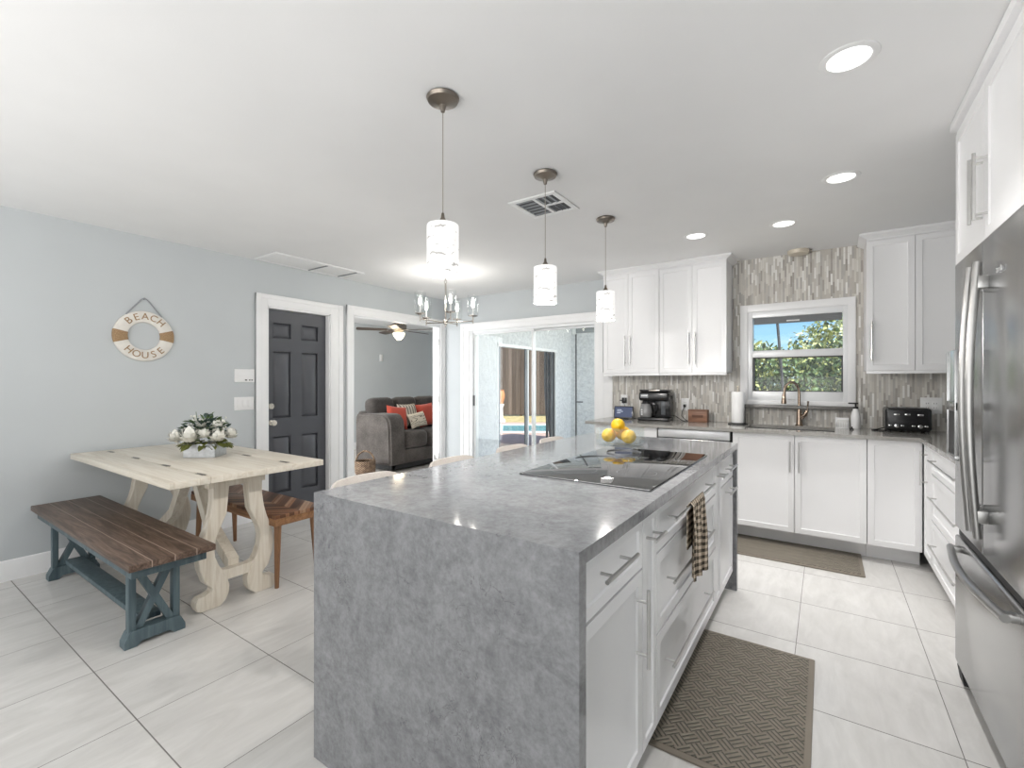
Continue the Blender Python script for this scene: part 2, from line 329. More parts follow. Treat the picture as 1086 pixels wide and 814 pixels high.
# ------------------------------------------------------------------ mesh helpers
class MB:
    def __init__(s): s.bm = bmesh.new(); s.mi = 0
    def _mark(s, fs):
        for f in fs: f.material_index = s.mi
    def box(s, x0, x1, y0, y1, z0, z1, bev=0., seg=2, mx=None):
        m = Matrix.Translation(((x0+x1)/2, (y0+y1)/2, (z0+z1)/2)) @ Matrix.Diagonal((x1-x0, y1-y0, z1-z0, 1))
        if mx is not None: m = mx @ m
        r = bmesh.ops.create_cube(s.bm, size=1, matrix=m)
        fs = {f for v in r['verts'] for f in v.link_faces}
        s._mark(fs)
        if bev > 0:
            es = list({e for v in r['verts'] for e in v.link_edges})
            q = bmesh.ops.bevel(s.bm, geom=es, offset=bev, segments=seg, profile=.5, affect='EDGES'); s._mark(q['faces'])
        return s
    def prism(s, pts, a0, a1, axis='y', mx=None):
        """extrude a polygon: axis y -> pts are (x,z); x -> (y,z); z -> (x,y)"""
        def v(p, t): return {'y': (p[0], t, p[1]), 'x': (t, p[0], p[1]), 'z': (p[0], p[1], t)}[axis]
        A = [s.bm.verts.new(v(p, a0)) for p in pts]; B = [s.bm.verts.new(v(p, a1)) for p in pts]; n = len(pts)
        fs = [s.bm.faces.new(A), s.bm.faces.new(list(reversed(B)))]
        for i in range(n): fs.append(s.bm.faces.new([A[i], B[i], B[(i+1) % n], A[(i+1) % n]]))
        s._mark(fs)
        if mx is not None: bmesh.ops.transform(s.bm, matrix=mx, verts=A+B)
        bmesh.ops.recalc_face_normals(s.bm, faces=fs)
        return s
    def tube(s, pts, r, seg=8, closed=False):
        pts = [Vector(p) for p in pts]; n = len(pts); rr = r if isinstance(r, (list, tuple)) else [r]*n
        rings = []; up = None
        for i, p in enumerate(pts):
            a_ = pts[(i-1) % n] if (closed or i) else p; b_ = pts[(i+1) % n] if (closed or i < n-1) else p
            t = (b_-a_).normalized()
            if up is None: up = t.orthogonal().normalized()
            up = (up - t*up.dot(t)).normalized(); w = t.cross(up)
            rings.append([s.bm.verts.new(p + (up*math.cos(2*PI*k/seg) + w*math.sin(2*PI*k/seg))*rr[i]) for k in range(seg)])
        fs = []
        for i in range(n if closed else n-1):
            A, B = rings[i], rings[(i+1) % n]
            for k in range(seg): fs.append(s.bm.faces.new([A[k], A[(k+1) % seg], B[(k+1) % seg], B[k]]))
        if not closed: fs += [s.bm.faces.new(list(reversed(rings[0]))), s.bm.faces.new(rings[-1])]
        s._mark(fs); return s
    def cyl(s, p0, p1, r, r2=None, seg=20): return s.tube([p0, p1], [r, r if r2 is None else r2], seg)
    def lathe(s, prof, c=(0, 0, 0), seg=24, mx=None):
        rings = []; vs = []
        for (r, z) in prof:
            if r < 1e-6: ring = [s.bm.verts.new((c[0], c[1], c[2]+z))]
            else: ring = [s.bm.verts.new((c[0]+r*math.cos(2*PI*k/seg), c[1]+r*math.sin(2*PI*k/seg), c[2]+z)) for k in range(seg)]
            rings.append(ring); vs += ring
        fs = []
        for A, B in zip(rings, rings[1:]):
            for k in range(seg):
                q = []
                for v in (A[k % len(A)], A[(k+1) % len(A)], B[(k+1) % len(B)], B[k % len(B)]):
                    if v not in q: q.append(v)
                if len(q) > 2: fs.append(s.bm.faces.new(q))
        s._mark(fs)
        if mx is not None: bmesh.ops.transform(s.bm, matrix=mx, verts=vs)
        bmesh.ops.recalc_face_normals(s.bm, faces=fs)
        return s
    def ball(s, c, r, u=16, v=10, mx=None):
        m = Matrix.Translation(c) @ (mx if mx is not None else Matrix.Identity(4)) @ Matrix.Diagonal((*(r if isinstance(r, (tuple, list)) else (r, r, r)), 1))
        q = bmesh.ops.create_uvsphere(s.bm, u_segments=u, v_segments=v, radius=1, matrix=m); s._mark({f for x in q['verts'] for f in x.link_faces}); return s
    def pad(s, x0, x1, y0, y1, z0, z1, puff=.35, cuts=6, mx=None):
        """soft cushion: box subdivided and inflated"""
        cx, cy, cz = (x0+x1)/2, (y0+y1)/2, (z0+z1)/2; hx, hy, hz = (x1-x0)/2, (y1-y0)/2, (z1-z0)/2
        t = bmesh.new(); bmesh.ops.create_cube(t, size=2); bmesh.ops.subdivide_edges(t, edges=t.edges[:], cuts=cuts, use_grid_fill=True)
        hm = min(hx, hy, hz)
        for v in t.verts:
            p = v.co; q = Vector((p.x*hx, p.y*hy, p.z*hz)); rd = hm*puff*2
            k = Vector((max(min(q.x, hx-rd), -(hx-rd)) if hx > rd else 0, max(min(q.y, hy-rd), -(hy-rd)) if hy > rd else 0, max(min(q.z, hz-rd), -(hz-rd)) if hz > rd else 0))
            d = q-k
            if d.length > 1e-6: q = k + d.normalized()*min(d.length, rd)
            v.co = q
        m = Matrix.Translation((cx, cy, cz)) @ (mx if mx is not None else Matrix.Identity(4))
        bmesh.ops.transform(t, matrix=m, verts=t.verts[:]); me = bpy.data.meshes.new('t'); t.to_mesh(me); t.free()
        nf = len(s.bm.faces); s.bm.from_mesh(me); bpy.data.meshes.remove(me); s.bm.faces.ensure_lookup_table(); s._mark(s.bm.faces[nf:]); return s
    def pillow(s, w, h, th, mx):
        """throw pillow: thin at the seam, pointed corners, in the local xz plane"""
        n = 12; g = {}
        for sd in (1, -1):
            for i in range(n+1):
                for j in range(n+1):
                    u, v = i/n*2-1, j/n*2-1; e = max(abs(u), abs(v))
                    if e == 1 and sd == -1: continue
                    pinch = 1 - .07*(1-abs(u)**2)*(abs(v)**3) if True else 1; pinch2 = 1 - .07*(1-abs(v)**2)*(abs(u)**3)
                    y = sd*th/2*((1-u**4)*(1-v**4))**.55
                    g[sd, i, j] = s.bm.verts.new(mx @ Vector((u*w/2*pinch2, y, v*h/2*pinch)))
        G = lambda sd, i, j: g.get((sd, i, j)) or g[1, i, j]
        fs = []
        for sd in (1, -1):
            for i in range(n):
                for j in range(n):
                    q = [G(sd, i, j), G(sd, i+1, j), G(sd, i+1, j+1), G(sd, i, j+1)]
                    fs.append(s.bm.faces.new(q if sd < 0 else q[::-1]))
        s._mark(fs); return s
    def text(s, string, size, mx, depth=.002):
        cu = bpy.data.curves.new('t', 'FONT'); cu.body = string; cu.size = size; cu.extrude = depth; cu.align_x = 'CENTER'; cu.align_y = 'CENTER'
        o = bpy.data.objects.new('t', cu); C.objects.link(o); bpy.context.view_layer.update()
        me = bpy.data.meshes.new_from_object(o.evaluated_get(bpy.context.evaluated_depsgraph_get())); me.transform(mx)
        nf = len(s.bm.faces); s.bm.from_mesh(me); s.bm.faces.ensure_lookup_table(); s._mark(s.bm.faces[nf:])
        bpy.data.objects.remove(o); bpy.data.curves.remove(cu); bpy.data.meshes.remove(me); return s
    def leaf(s, p, d, n, L, w, bend=.2):
        d = Vector(d).normalized(); n = Vector(n); n = (n-d*n.dot(d)); n = n.normalized() if n.length > 1e-4 else d.orthogonal().normalized(); sd = d.cross(n); p = Vector(p)
        a_ = [p, p+d*L*.35+sd*w/2+n*bend*L*.1, p+d*L*.75+sd*w*.38, p+d*L-n*bend*L*.3, p+d*L*.75-sd*w*.38, p+d*L*.35-sd*w/2+n*bend*L*.1]
        f = s.bm.faces.new([s.bm.verts.new(q) for q in a_]); f.material_index = s.mi; return s
    def build(s, name, mats, parent=None, angle=35, flat=False):
        me = bpy.data.meshes.new(name); s.bm.to_mesh(me); s.bm.free()
        for m in (mats if isinstance(mats, (list, tuple)) else [mats]): me.materials.append(m)
        if not flat:
            me.polygons.foreach_set('use_smooth', [True]*len(me.polygons)); me.set_sharp_from_angle(angle=math.radians(angle))
        o = bpy.data.objects.new(name, me); C.objects.link(o)
        if parent: o.parent = parent
        return o
def tag(o, label, cat, group=None, kind=None):
    o['label'] = label; o['category'] = cat
    if group: o['group'] = group
    if kind: o['kind'] = kind
    return o
def thing(name, label, cat, loc=(0, 0, 0), rotz=0., group=None):
    o = bpy.data.objects.new(name, None); o.empty_display_size = .1; C.objects.link(o); o.location = loc; o.rotation_euler = (0, 0, rotz)
    return tag(o, label, cat, group)
def struct(o): o['kind'] = 'structure'; return o
def copy_tree(o, parent=None):
    c = o.copy(); C.objects.link(c)
    if parent: c.parent = parent
    for ch in list(o.children): copy_tree(ch, c)
    return c
def setlab(o, label): o['label'] = label; return o

# ------------------------------------------------------------------ room shell
LX, BY, RX, CH = -4.42, 4.83, 1.20, 2.44
m = MB().box(LX-.12, RX+.15, -2.8, BY+.12, -.1, 0); struct(m.build('floor', MT['floor']))
m = MB().box(-7.7, LX-.12, 1.4, 8.0, -.1, 0); struct(m.build('floor_living', MT['floor2']))
m = MB().box(LX-.12, RX+.15, -2.8, BY+.12, CH, CH+.15); struct(m.build('ceiling', MT['ceil']))
m = MB().box(-7.7, LX-.12, 1.4, 8.0, CH, CH+.15); struct(m.build('ceiling_living', MT['ceil']))
D0, D1, DZ = 2.34, 3.02, 2.025; O0, O1, OZ = 3.309, 4.735, 2.07
m = MB()
m.box(LX-.12, LX, -2.8, D0, 0, CH).box(LX-.12, LX, D0, D1, DZ, CH).box(LX-.12, LX, D1, O0, 0, CH).box(LX-.12, LX, O0, O1, OZ, CH).box(LX-.12, LX, O1, BY+.12, 0, CH)
struct(m.build('wall_left', MT['wall']))
S0, S1, SZ = -3.93, -2.136, 1.985; K0, K1, KZ0, KZ1 = -.63, .18, 1.09, 1.975
m = MB()
m.box(LX, S0, BY, BY+.12, 0, CH).box(S0, S1, BY, BY+.12, SZ, CH).box(S1, K0, BY, BY+.12, 0, CH).box(K0, K1, BY, BY+.12, 0, KZ0).box(K0, K1, BY, BY+.12, KZ1, CH).box(K1, RX+.15, BY, BY+.12, 0, CH)
struct(m.build('wall_back', MT['wall']))
struct(MB().box(RX, RX+.15, -2.8, BY, 0, CH).build('wall_right', MT['wall']))
struct(MB().box(LX-.12, RX+.15, -2.92, -2.8, 0, CH).build('wall_rear', MT['wall']))
struct(MB().box(-7.62, -7.5, 1.4, 8.0, 0, CH).build('wall_living_far', MT['wall']))
struct(MB().box(-5.76, LX-.12, 6.03, 6.06, 0, CH).box(-5.76, -5.73, 6.06, 7.9, 0, CH).box(-7.5, -5.73, 7.9, 8.0, 0, CH).build('wall_living_side', MT['wall']))
struct(MB().box(-7.5, LX-.12, 1.4, 1.5, 0, CH).build('wall_living_near', MT['wall']))
# backsplash mosaic on the back wall
m = MB(); t0 = BY-.012
m.box(-.73, .262, t0, BY, KZ1+.04, CH).box(-.73, -.66, t0, BY, .9, KZ1+.04).box(.21, .262, t0, BY, .9, KZ1+.04).box(-.66, .21, t0, BY, .9, 1.062)
m.box(-1.935, -.73, t0, BY, .9, 1.42).box(.262, RX, t0, BY, .9, 1.42)
struct(m.build('wall_backsplash', MT['mosaic']))
struct(MB().box(-2.05, -1.935, BY-.016, BY, .9, 1.40, .002).build('trim_4', MT['trim']))
# baseboards
def baseboard(name, y0, y1):
    m = MB(); m.prism([(LX, 0), (LX+.016, 0), (LX+.016, .10), (LX+.011, .115), (LX+.008, .128), (LX, .135)], y0, y1, 'y'); return struct(m.build(name, MT['trim']))
baseboard('baseboard_left', -2.8, 2.23)
struct(MB().box(-7.5, -7.484, 1.5, 7.9, 0, .135, .003).build('baseboard_living', MT['trim']))
struct(MB().box(LX, -4.11, BY-.016, BY, 0, .135, .003).build('baseboard_back', MT['trim']))
# casings
def casing_x(name, y0, y1, z1, w=.11, wr=None, floor0=0.):
    """moulded casing on the left wall around an opening, plus its jamb"""
    m = MB(); wr = wr or w
    for k, (dx, a_) in enumerate(((.018, 0.), (.026, .55))):
        m.box(LX, LX+dx, y0-w, y0-w*a_*.35 if k == 0 else y0-w*.62, floor0, z1+w, .003)
        m.box(LX, LX+dx, y1 if k == 0 else y1+wr*.62, y1+wr, floor0, z1+w, .003)
        m.box(LX, LX+dx-.0006, y0-w, y1+wr, z1 if k == 0 else z1+w*.62, z1+w, .003)
    m.box(LX-.12, LX+.004, y0-.002, y0+.016, 0, z1, .001).box(LX-.12, LX+.004, y1-.016, y1+.002, 0, z1, .001).box(LX-.12, LX+.004, y0, y1, z1-.016, z1+.002, .001)
    return struct(m.build(name, MT['trim']))
casing_x('trim_1', D0, D1, DZ, .11, .15)
t2 = casing_x('trim_2', O0, O1, OZ, .087, .09)
for z in (.22, 1.02, 1.80):
    MB().box(LX-.09, LX-.004, O1-.022, O1-.0155, z, z+.09, .001).cyl((LX-.002, O1-.02, z), (LX-.002, O1-.02, z+.09), .006, seg=8).build('hinge', MT['steel_h'], t2)
# charcoal six panel door
dr = struct(bpy.data.objects.new('door_1', None)); C.objects.link(dr)
m = MB(); xs = LX-.055
m.box(xs-.04, xs-.022, D0+.016, D1-.016, .008, DZ-.018)
ya, yb, yc, yd = D0+.016, D1-.016, 0, 0
cols = [(2.425, 2.617), (2.725, 2.917)]; rows = [(.20, .76), (.94, 1.60), (1.725, 1.885)]
yb_ = [ya, cols[0][0], cols[0][1], cols[1][0], cols[1][1], yb]; zb = [.008, rows[0][0], rows[0][1], rows[1][0], rows[1][1], rows[2][0], rows[2][1], DZ-.018]
for i in (0, 2, 4): m.box(xs-.022, xs, yb_[i], yb_[i+1], .008, DZ-.018)
for (y0, y1) in cols:
    for k in (0, 2, 4, 6): m.box(xs-.022, xs, y0, y1, zb[k], zb[k+1])
m.build('door_leaf', MT['door'], dr)
for (y0, y1) in cols:
    for (z0, z1) in rows:
        m = MB(); g = .028
        A = [m.bm.verts.new(v) for v in ((xs-.021, y0+.008, z0+.008), (xs-.021, y1-.008, z0+.008), (xs-.021, y1-.008, z1-.008), (xs-.021, y0+.008, z1-.008))]
        B = [m.bm.verts.new(v) for v in ((xs-.001, y0+.012+g, z0+.012+g), (xs-.001, y1-.012-g, z0+.012+g), (xs-.001, y1-.012-g, z1-.012-g), (xs-.001, y0+.012+g, z1-.012-g))]
        m.bm.faces.new(B)
        for i in range(4): m.bm.faces.new([A[i], A[(i+1) % 4], B[(i+1) % 4], B[i]])
        m.tube([(xs-.003, y0+.003, z0+.003), (xs-.003, y1-.003, z0+.003), (xs-.003, y1-.003, z1-.003), (xs-.003, y0+.003, z1-.003)], .005, 6, True)
        bmesh.ops.recalc_face_normals(m.bm, faces=m.bm.faces[:]); m.build('raised_panel', MT['door'], dr)
RX90 = Matrix.Rotation(PI/2, 4, 'Y')
MB().lathe([(0, .0), (.026, 0), (.026, .006), (.012, .012), (.011, .03), (.024, .042), (.029, .056), (.024, .07), (0, .076)], mx=Matrix.Translation((xs, D0+.068, .90)) @ RX90).build('door_knob', MT['knob'], dr)
MB().lathe([(0, .0), (.03, 0), (.03, .01), (.024, .018), (0, .02)], mx=Matrix.Translation((xs, D0+.068, 1.06)) @ RX90).build('deadbolt', MT['knob'], dr)

# ------------------------------------------------------------------ sliding door and its casing
m = MB(); y = BY
m.box(S0-.18, S0-.03, y-.018, y, 0, SZ+.10, .003).box(S0-.18, S0-.13, y-.026, y, 0, SZ+.10, .003).box(S1, S1+.09, y-.018, y, 0, SZ+.10, .003).box(S0-.18, S1+.09, y-.019, y, SZ, SZ+.10, .003).box(S0-.18, S1+.09, y-.027, y, SZ+.06, SZ+.10, .003)
struct(m.build('trim_3', MT['trim']))
sd = struct(bpy.data.objects.new('door_2', None)); C.objects.link(sd)
m = MB()
m.box(S0-.03, S0+.022, y-.012, y+.12, 0, SZ, .002).box(S1-.02, S1, y+.0, y+.12, 0, SZ, .002).box(S0, S1, y-.005, y+.12, SZ-.035, SZ, .002).box(S0, S1, y, y+.12, 0, .03, .002)
m.build('slider_frame', MT['alu'], sd)
ms = -2.99
def slide_panel(x0, x1, yy, st=.026):
    f = MB(); f.box(x0, x0+st, yy-.016, yy+.016, .03, SZ-.035, .002).box(x1-st, x1, yy-.016, yy+.016, .03, SZ-.035, .002).box(x0, x1, yy-.015, yy+.015, .03, .12, .002).box(x0, x1, yy-.015, yy+.015, SZ-.06, SZ-.035, .002)
    f = f.build('sliding_panel', MT['alu'], sd)
    MB().box(x0+st, x1-st, yy-.003, yy+.003, .12, SZ-.06).build('glass_pane', MT['glassw'], f)
    return f
slide_panel(S0+.022, ms+.02, y+.03); slide_panel(ms-.02, S1-.02, y+.085)
MB().box(S0+.026, S0+.044, y-.004, y+.014, .98, 1.12, .003).build('pull_handle', MT['dkframe'], sd)
MB().box(-2.445, -2.43, y+.104, y+.118, .03, SZ-.06, .002).build('screen_stile', MT['dkframe'], sd)
MB().box(-2.43, -2.35, y+.10, y+.12, 1.055, 1.07, .003).build('screen_latch', MT['dkframe'], sd)
m = MB().box(-2.47, -2.16, y+.095, y+.118, SZ-.115, SZ-.05, .004); m.build('track_bracket', MT['greymid'], sd)
MB().box(-2.475, -2.43, y+.088, y+.12, SZ-.125, SZ-.045, .006).box(-2.2, -2.157, y+.088, y+.12, SZ-.125, SZ-.045, .006).build('bracket_cap', MT['alu'], sd)

# ------------------------------------------------------------------ kitchen window
wd = struct(bpy.data.objects.new('window_1', None)); C.objects.link(wd)
m = MB(); y0, y1 = BY-.03, BY+.05
m.box(-.663, -.60, BY-.034, BY+.03, 1.09, 2.012, .004).box(.155, .21, BY-.034, BY+.03, 1.09, 2.012, .004).box(-.663, .21, BY-.033, BY+.03, 1.945, 2.012, .004).box(-.663, .21, BY-.033, BY+.03, 1.09, 1.13, .004)
m.build('window_casing', MT['trim'], wd)
m = MB().box(-.605, -.56, y0+.01, y1+.03, 1.12, 1.95, .003).box(.123, .16, y0+.01, y1+.03, 1.12, 1.95, .003).box(-.605, .16, y0+.011, y1+.03, 1.89, 1.95, .003).box(-.605, .16, y0+.011, y1+.03, 1.12, 1.212, .003)
m.build('window_frame', MT['alu'], wd)
MB().box(-.56, .123, y0, y1, 1.522, 1.585, .003).build('meeting_rail', MT['alu'], wd)
MB().box(-.555, -.545, y0+.012, y1, 1.212, 1.522).box(.113, .123, y0+.012, y1, 1.212, 1.522).box(-.555, .123, y0+.012, y1, 1.212, 1.219).box(-.555, .123, y0+.012, y1, 1.514, 1.522).build('sash_gasket', MT['dkframe'], wd)
MB().box(-.56, .123, y1-.012, y1-.006, 1.212, 1.522).box(-.56, .123, y1+.01, y1+.016, 1.585, 1.89).build('glass_pane', MT['glassw'], wd)
MB().box(-.67, .205, BY-.10, BY, 1.06, 1.09, .004).build('window_sill', MT['sill'], wd)
ws = thing('window_shade', 'grey shade drawn up at the top of the kitchen window', 'shade', (0, BY+.01, 1.83))
m = MB()
for k in range(5): m.box(-.553, .118, -.010+(k % 2)*.004, .018-(k % 2)*.004, .012*k, .012*(k+1), .002)
m.build('shade_cloth', MT['shadefab'], ws)
MB().box(-.29, -.19, -.018, -.008, .012, .024, .003).build('pull_tab', MT['white'], ws)

# ------------------------------------------------------------------ cabinets (local x = along the front, front faces -y)
def front(x0, x1, z0, z1, th=.02, stile=.055, flat=False):
    m = MB(); m.box(x0+.0015, x1-.0015, 0, th, z0+.0015, z1-.0015)
    st = min(stile, (x1-x0)*.28, (z1-z0)*.28)
    f = [q for q in m.bm.faces if q.normal.y < -.9]
    if not flat:
        bmesh.ops.inset_region(m.bm, faces=f, thickness=st, depth=0)
        f2 = [q for q in m.bm.faces if q.normal.y < -.9 and q.calc_center_median().y < 1e-5 and abs(q.calc_center_median().x-(x0+x1)/2) < 1e-4 and abs(q.calc_center_median().z-(z0+z1)/2) < 1e-4]
        bmesh.ops.inset_region(m.bm, faces=f2, thickness=.004, depth=-.006)
        f3 = [q for q in m.bm.faces if q.normal.y < -.9 and abs(q.calc_center_median().x-(x0+x1)/2) < 1e-4 and abs(q.calc_center_median().z-(z0+z1)/2) < 1e-4]
        bmesh.ops.inset_region(m.bm, faces=f3, thickness=.012, depth=-.003)
        es = [e for e in m.bm.edges if all(abs(v.co.y) < 1e-5 for v in e.verts) and (abs(e.verts[0].co.x-e.verts[1].co.x) < 1e-5 or abs(e.verts[0].co.z-e.verts[1].co.z) < 1e-5) and any(f_.normal.y > -.5 for f_ in e.link_faces)]
    return m
def handle(cx, cz, L, vert=False, post=.2, out=.036, r=.0058):
    m = MB()
    if vert:
        m.cyl((cx, -out, cz-L/2), (cx, -out, cz+L/2), r, seg=10)
        for k in (-1, 1): m.cyl((cx, 0, cz+k*(L/2-post*L)), (cx, -out, cz+k*(L/2-post*L)), r*.8, seg=8)
    else:
        m.cyl((cx-L/2, -out, cz), (cx+L/2, -out, cz), r, seg=10)
        for k in (-1, 1): m.cyl((cx+k*(L/2-post*L), 0, cz), (cx+k*(L/2-post*L), -out, cz), r*.8, seg=8)
    return m
def cabinet(name, label, x, y, rotz, w, depth, z0, z1, fronts, toe=True, group=None, top=True):
    t = thing(name, label, 'cabinet', (x, y, 0), rotz, group)
    c = MB()
    c.box(.0005, .018, .021, depth, z0, z1).box(w-.018, w-.0005, .021, depth, z0, z1).box(.018, w-.018, .021, depth, z0, z0+.018).box(.018, w-.018, .03, depth if top else .06, z1-.018, z1).box(.018, w-.018, depth-.012, depth, z0+.018, z1-.018).box(.018, w-.018, .022, .03, z0+.018, z1-.018)
    c.build('carcass', MT['cab'], t)
    if toe: MB().box(.0005, w-.0005, .13, .145, 0, z0).build('toe_kick', MT['cab'], t)
    for fr in fronts:
        kind, a0, a1, b0, b1, h = fr[:6]
        f = front(a0, a1, b0, b1).build(kind, MT['cab'], t)
        if h: handle(*h).build('handle', MT['steel_h'], f)
    return t
IG = 'cabinets on the sink side of the island'
IX = -.475; R90 = PI/2
def icab(name, label, y0, y1, fronts): return cabinet(name, label, IX, y0, R90, y1-y0, .86, .125, .874, fronts, True, IG)
icab('island_cabinet', 'nearest island cabinet, one drawer above a tall-handled door', .982, 1.428, [('drawer', 0, .446, .716, .872, (.19, .808, .225)), ('door', 0, .446, .125, .71, (.395, .553, .235, True, .16))])
icab('pullout_cabinet', 'narrow pull-out island cabinet nearest the camera, short handle', 1.430, 1.574, [('pullout_front', 0, .144, .125, .872, (.074, .797, .115))])
icab('drawer_cabinet', 'wide three-drawer island cabinet under the cooktop', 1.576, 2.596, [('drawer', 0, 1.02, .716, .872, (.456, .807, .70, False, .05)), ('drawer', 0, 1.02, .437, .710, (.44, .59, .70, False, .05)), ('drawer', 0, 1.02, .125, .431, (.43, .30, .70, False, .05))])
icab('pullout_cabinet', 'narrow pull-out island cabinet beyond the hanging towel', 2.598, 2.750, [('pullout_front', 0, .152, .125, .872, (.076, .797, .115))])
icab('island_cabinet', 'farthest island cabinet with a bar-handled drawer and door', 2.752, 3.140, [('drawer', 0, .388, .716, .872, (.19, .80, .225)), ('door', 0, .388, .125, .71, (.2, .665, .23))])
# island worktop with waterfall ends
iw = thing('island_countertop', 'polished grey stone island worktop with waterfall ends', 'countertop', (-.96, 2.065, 0))
X0, X1, Y0, Y1 = -1.465+.96, -.455+.96, .938-2.065, 3.192-2.065
MB().box(X0, X1, Y0+.0362, Y1-.0362, .88, .915).build('slab', MT['quartz'], iw)
MB().box(X0, X1, Y0, Y0+.036, 0, .915).build('waterfall_panel', MT['quartz'], iw)
MB().box(X0, X1, Y1-.036, Y1, 0, .915).build('waterfall_panel', MT['quartz'], iw)
ip = MB().box(-1.365, -1.338, .98, 3.15, 0, .8745).build('island_back_panel', MT['cab']); tag(ip, 'white panel closing the island behind the bar stools', 'panel')
# back run, front plane y = 4.2
FY = 4.2; BG = 'base cabinets along the back wall'
def bcab(name, label, x0, x1, fronts, top=True): return cabinet(name, label, x0, FY, 0, x1-x0, .60, .125, .886, fronts, True, BG, top)
bcab('base_cabinet', 'white base cabinet left of the dishwasher, mostly behind the island', -1.86, -1.262, [('drawer', 0, .598, .72, .884, (.299, .80, .16)), ('door', 0, .299, .125, .714, (.265, .6, .2, True)), ('door', .299, .598, .125, .714, (.333, .6, .2, True))])
bcab('sink_cabinet', 'white two-door base cabinet under the sink', -.640, .2485, [('door', .003, .4395, .125, .884, (.412, .717, .235, True, .1)), ('door', .4425, .888, .125, .884, (.473, .717, .235, True, .1))], False)
cabinet('corner_cabinet', 'white base cabinet door in the corner below the toaster', .25, FY, 0, .303, .60, .125, .886, [('door', 0, .301, .125, .884, None)], True, BG)
# dishwasher
dw = thing('dishwasher', 'stainless fronted dishwasher between base cabinets behind the island', 'dishwasher', (-1.257, FY, 0))
MB().box(0, .607, .025, .58, .1, .884, .003).build('tub', MT['blackm'], dw)
MB().box(.006, .60, -.008, .024, .125, .80, .004).build('door', MT['steel'], dw)
MB().box(.006, .60, -.010, .024, .806, .882, .006).build('control_strip', P('satin_strip', (.72, .725, .735), .42, .55), dw)
MB().tube([(.05, -.01, .765), (.05, -.05, .765), (.555, -.05, .765), (.555, -.01, .765)], .009, 8).build('handle', MT['steel'], dw)
# right run, front plane x = .555 facing -x ; local x runs toward -y
RXF = .555
def rcab(name, label, ya, yb, fronts): return cabinet(name, label, RXF, ya, -R90, ya-yb, .60, .125, .886, fronts, True, 'base cabinets along the right wall')
rcab('corner_cabinet', 'narrow corner base cabinet with an upright bar handle', 4.178, 3.902, [('door', 0, .275, .125, .884, (.135, .727, .225, True, .1))])
rcab('drawer_cabinet', 'white three-drawer base cabinet beside the fridge', 3.90, 2.80, [('drawer', 0, 1.10, .72, .884, (.47, .815, .68, False, .03)), ('drawer', 0, 1.10, .43, .714, (.47, .59, .68, False, .03)), ('drawer', 0, 1.10, .125, .424, (.47, .30, .68, False, .03))])
# L-shaped worktop with a sink cut-out
ct = thing('kitchen_countertop', 'greige stone L-shaped worktop along back and right walls', 'countertop', (0, 4.48, 0))
m = MB(); q = -4.48; CZ0, CZ1 = .888, .915; SX0, SX1, SY0, SY1 = -.56, .06, 4.30, 4.70
m.box(-1.95, SX0, 4.15+q, 4.816+q, CZ0, CZ1).box(SX1, RX, 4.15+q, 4.816+q, CZ0, CZ1).box(SX0, SX1, 4.15+q, SY0+q, CZ0, CZ1).box(SX0, SX1, SY1+q, 4.816+q, CZ0, CZ1).box(.535, RX, 2.79+q, 4.15+q, CZ0, CZ1)
m.build('slab', MT['counter'], ct)
sk = thing('sink', 'stainless undermount sink below the window', 'sink', (-.25, 4.5, .887))
m = MB(); x0, x1, y0, y1 = SX0+.25-.012, SX1+.25+.012, SY0-4.5-.012, SY1-4.5+.012; b = -.2
m.box(x0, x1, y0, y1, b-.004, b).box(x0, x0+.006, y0, y1, b, 0).box(x1-.006, x1, y0, y1, b, 0).box(x0, x1, y0, y0+.006, b, 0).box(x0, x1, y1-.006, y1, b, 0)
m.build('basin', MT['steel'], sk)
MB().lathe([(0, .004), (.03, .004), (.042, .002), (.045, 0)], (0, 0, b+.0005)).build('drain', MT['chrome'], sk)
# upper cabinets
UG = 'upper cabinets'
def ucab(name, label, x0, x1, split, hs, z0=1.385, z1=2.384):
    w = x1-x0; s = split-x0
    return cabinet(name, label, x0, 4.5, 0, w, .317, z0, z1, [('door', 0, s, z0, z1, (s-hs[0], 1.61, .30, True, .1)), ('door', s, w, z0, z1, (s+hs[1], 1.61, .30, True, .1) if hs[1] else None)], False, UG)
uc = ucab('upper_cabinet', 'two-door upper cabinet nearest the sliding glass door', -1.906, -1.333, -1.643, (.025, .027))
uc2 = ucab('upper_cabinet', 'two-door upper cabinet touching the left side of window tile', -1.331, -.733, -1.027, (.026, .028))
uc3 = cabinet('upper_cabinet', 'two-door upper cabinet above the toaster', .262, 4.5, 0, .60, .317, 1.385, 2.384, [('door', 0, .288, 1.385, 2.384, (.032, 1.61, .30, True, .1)), ('door', .288, .60, 1.385, 2.384, None)], False, UG)
def crown(parent, x0, x1, yf, z0=2.385, left=True, right=True, d=.045):
    """mitred crown moulding on a cabinet top; local coordinates"""
    m = MB(); lo = [(x0, yf), (x1, yf), (x1, .315), (x0, .315)]; e0 = x0-(d if left else 0); e1 = x1+(d if right else 0)
    hi = [(e0, yf-d), (e1, yf-d), (e1, .315), (e0, .315)]
    A = [m.bm.verts.new((p[0], p[1], z0)) for p in lo]; B = [m.bm.verts.new((p[0], p[1], z0+.014)) for p in lo]; D = [m.bm.verts.new((p[0], p[1], CH-.016)) for p in hi]; E_ = [m.bm.verts.new((p[0], p[1], CH-.001)) for p in hi]
    for U, V in ((A, B), (B, D), (D, E_)):
        for i in range(4): m.bm.faces.new([U[i], U[(i+1) % 4], V[(i+1) % 4], V[i]])
    m.bm.faces.new(A); m.bm.faces.new(E_); bmesh.ops.recalc_face_normals(m.bm, faces=m.bm.faces[:])
    return m.build('crown_moulding', MT['cab'], parent)
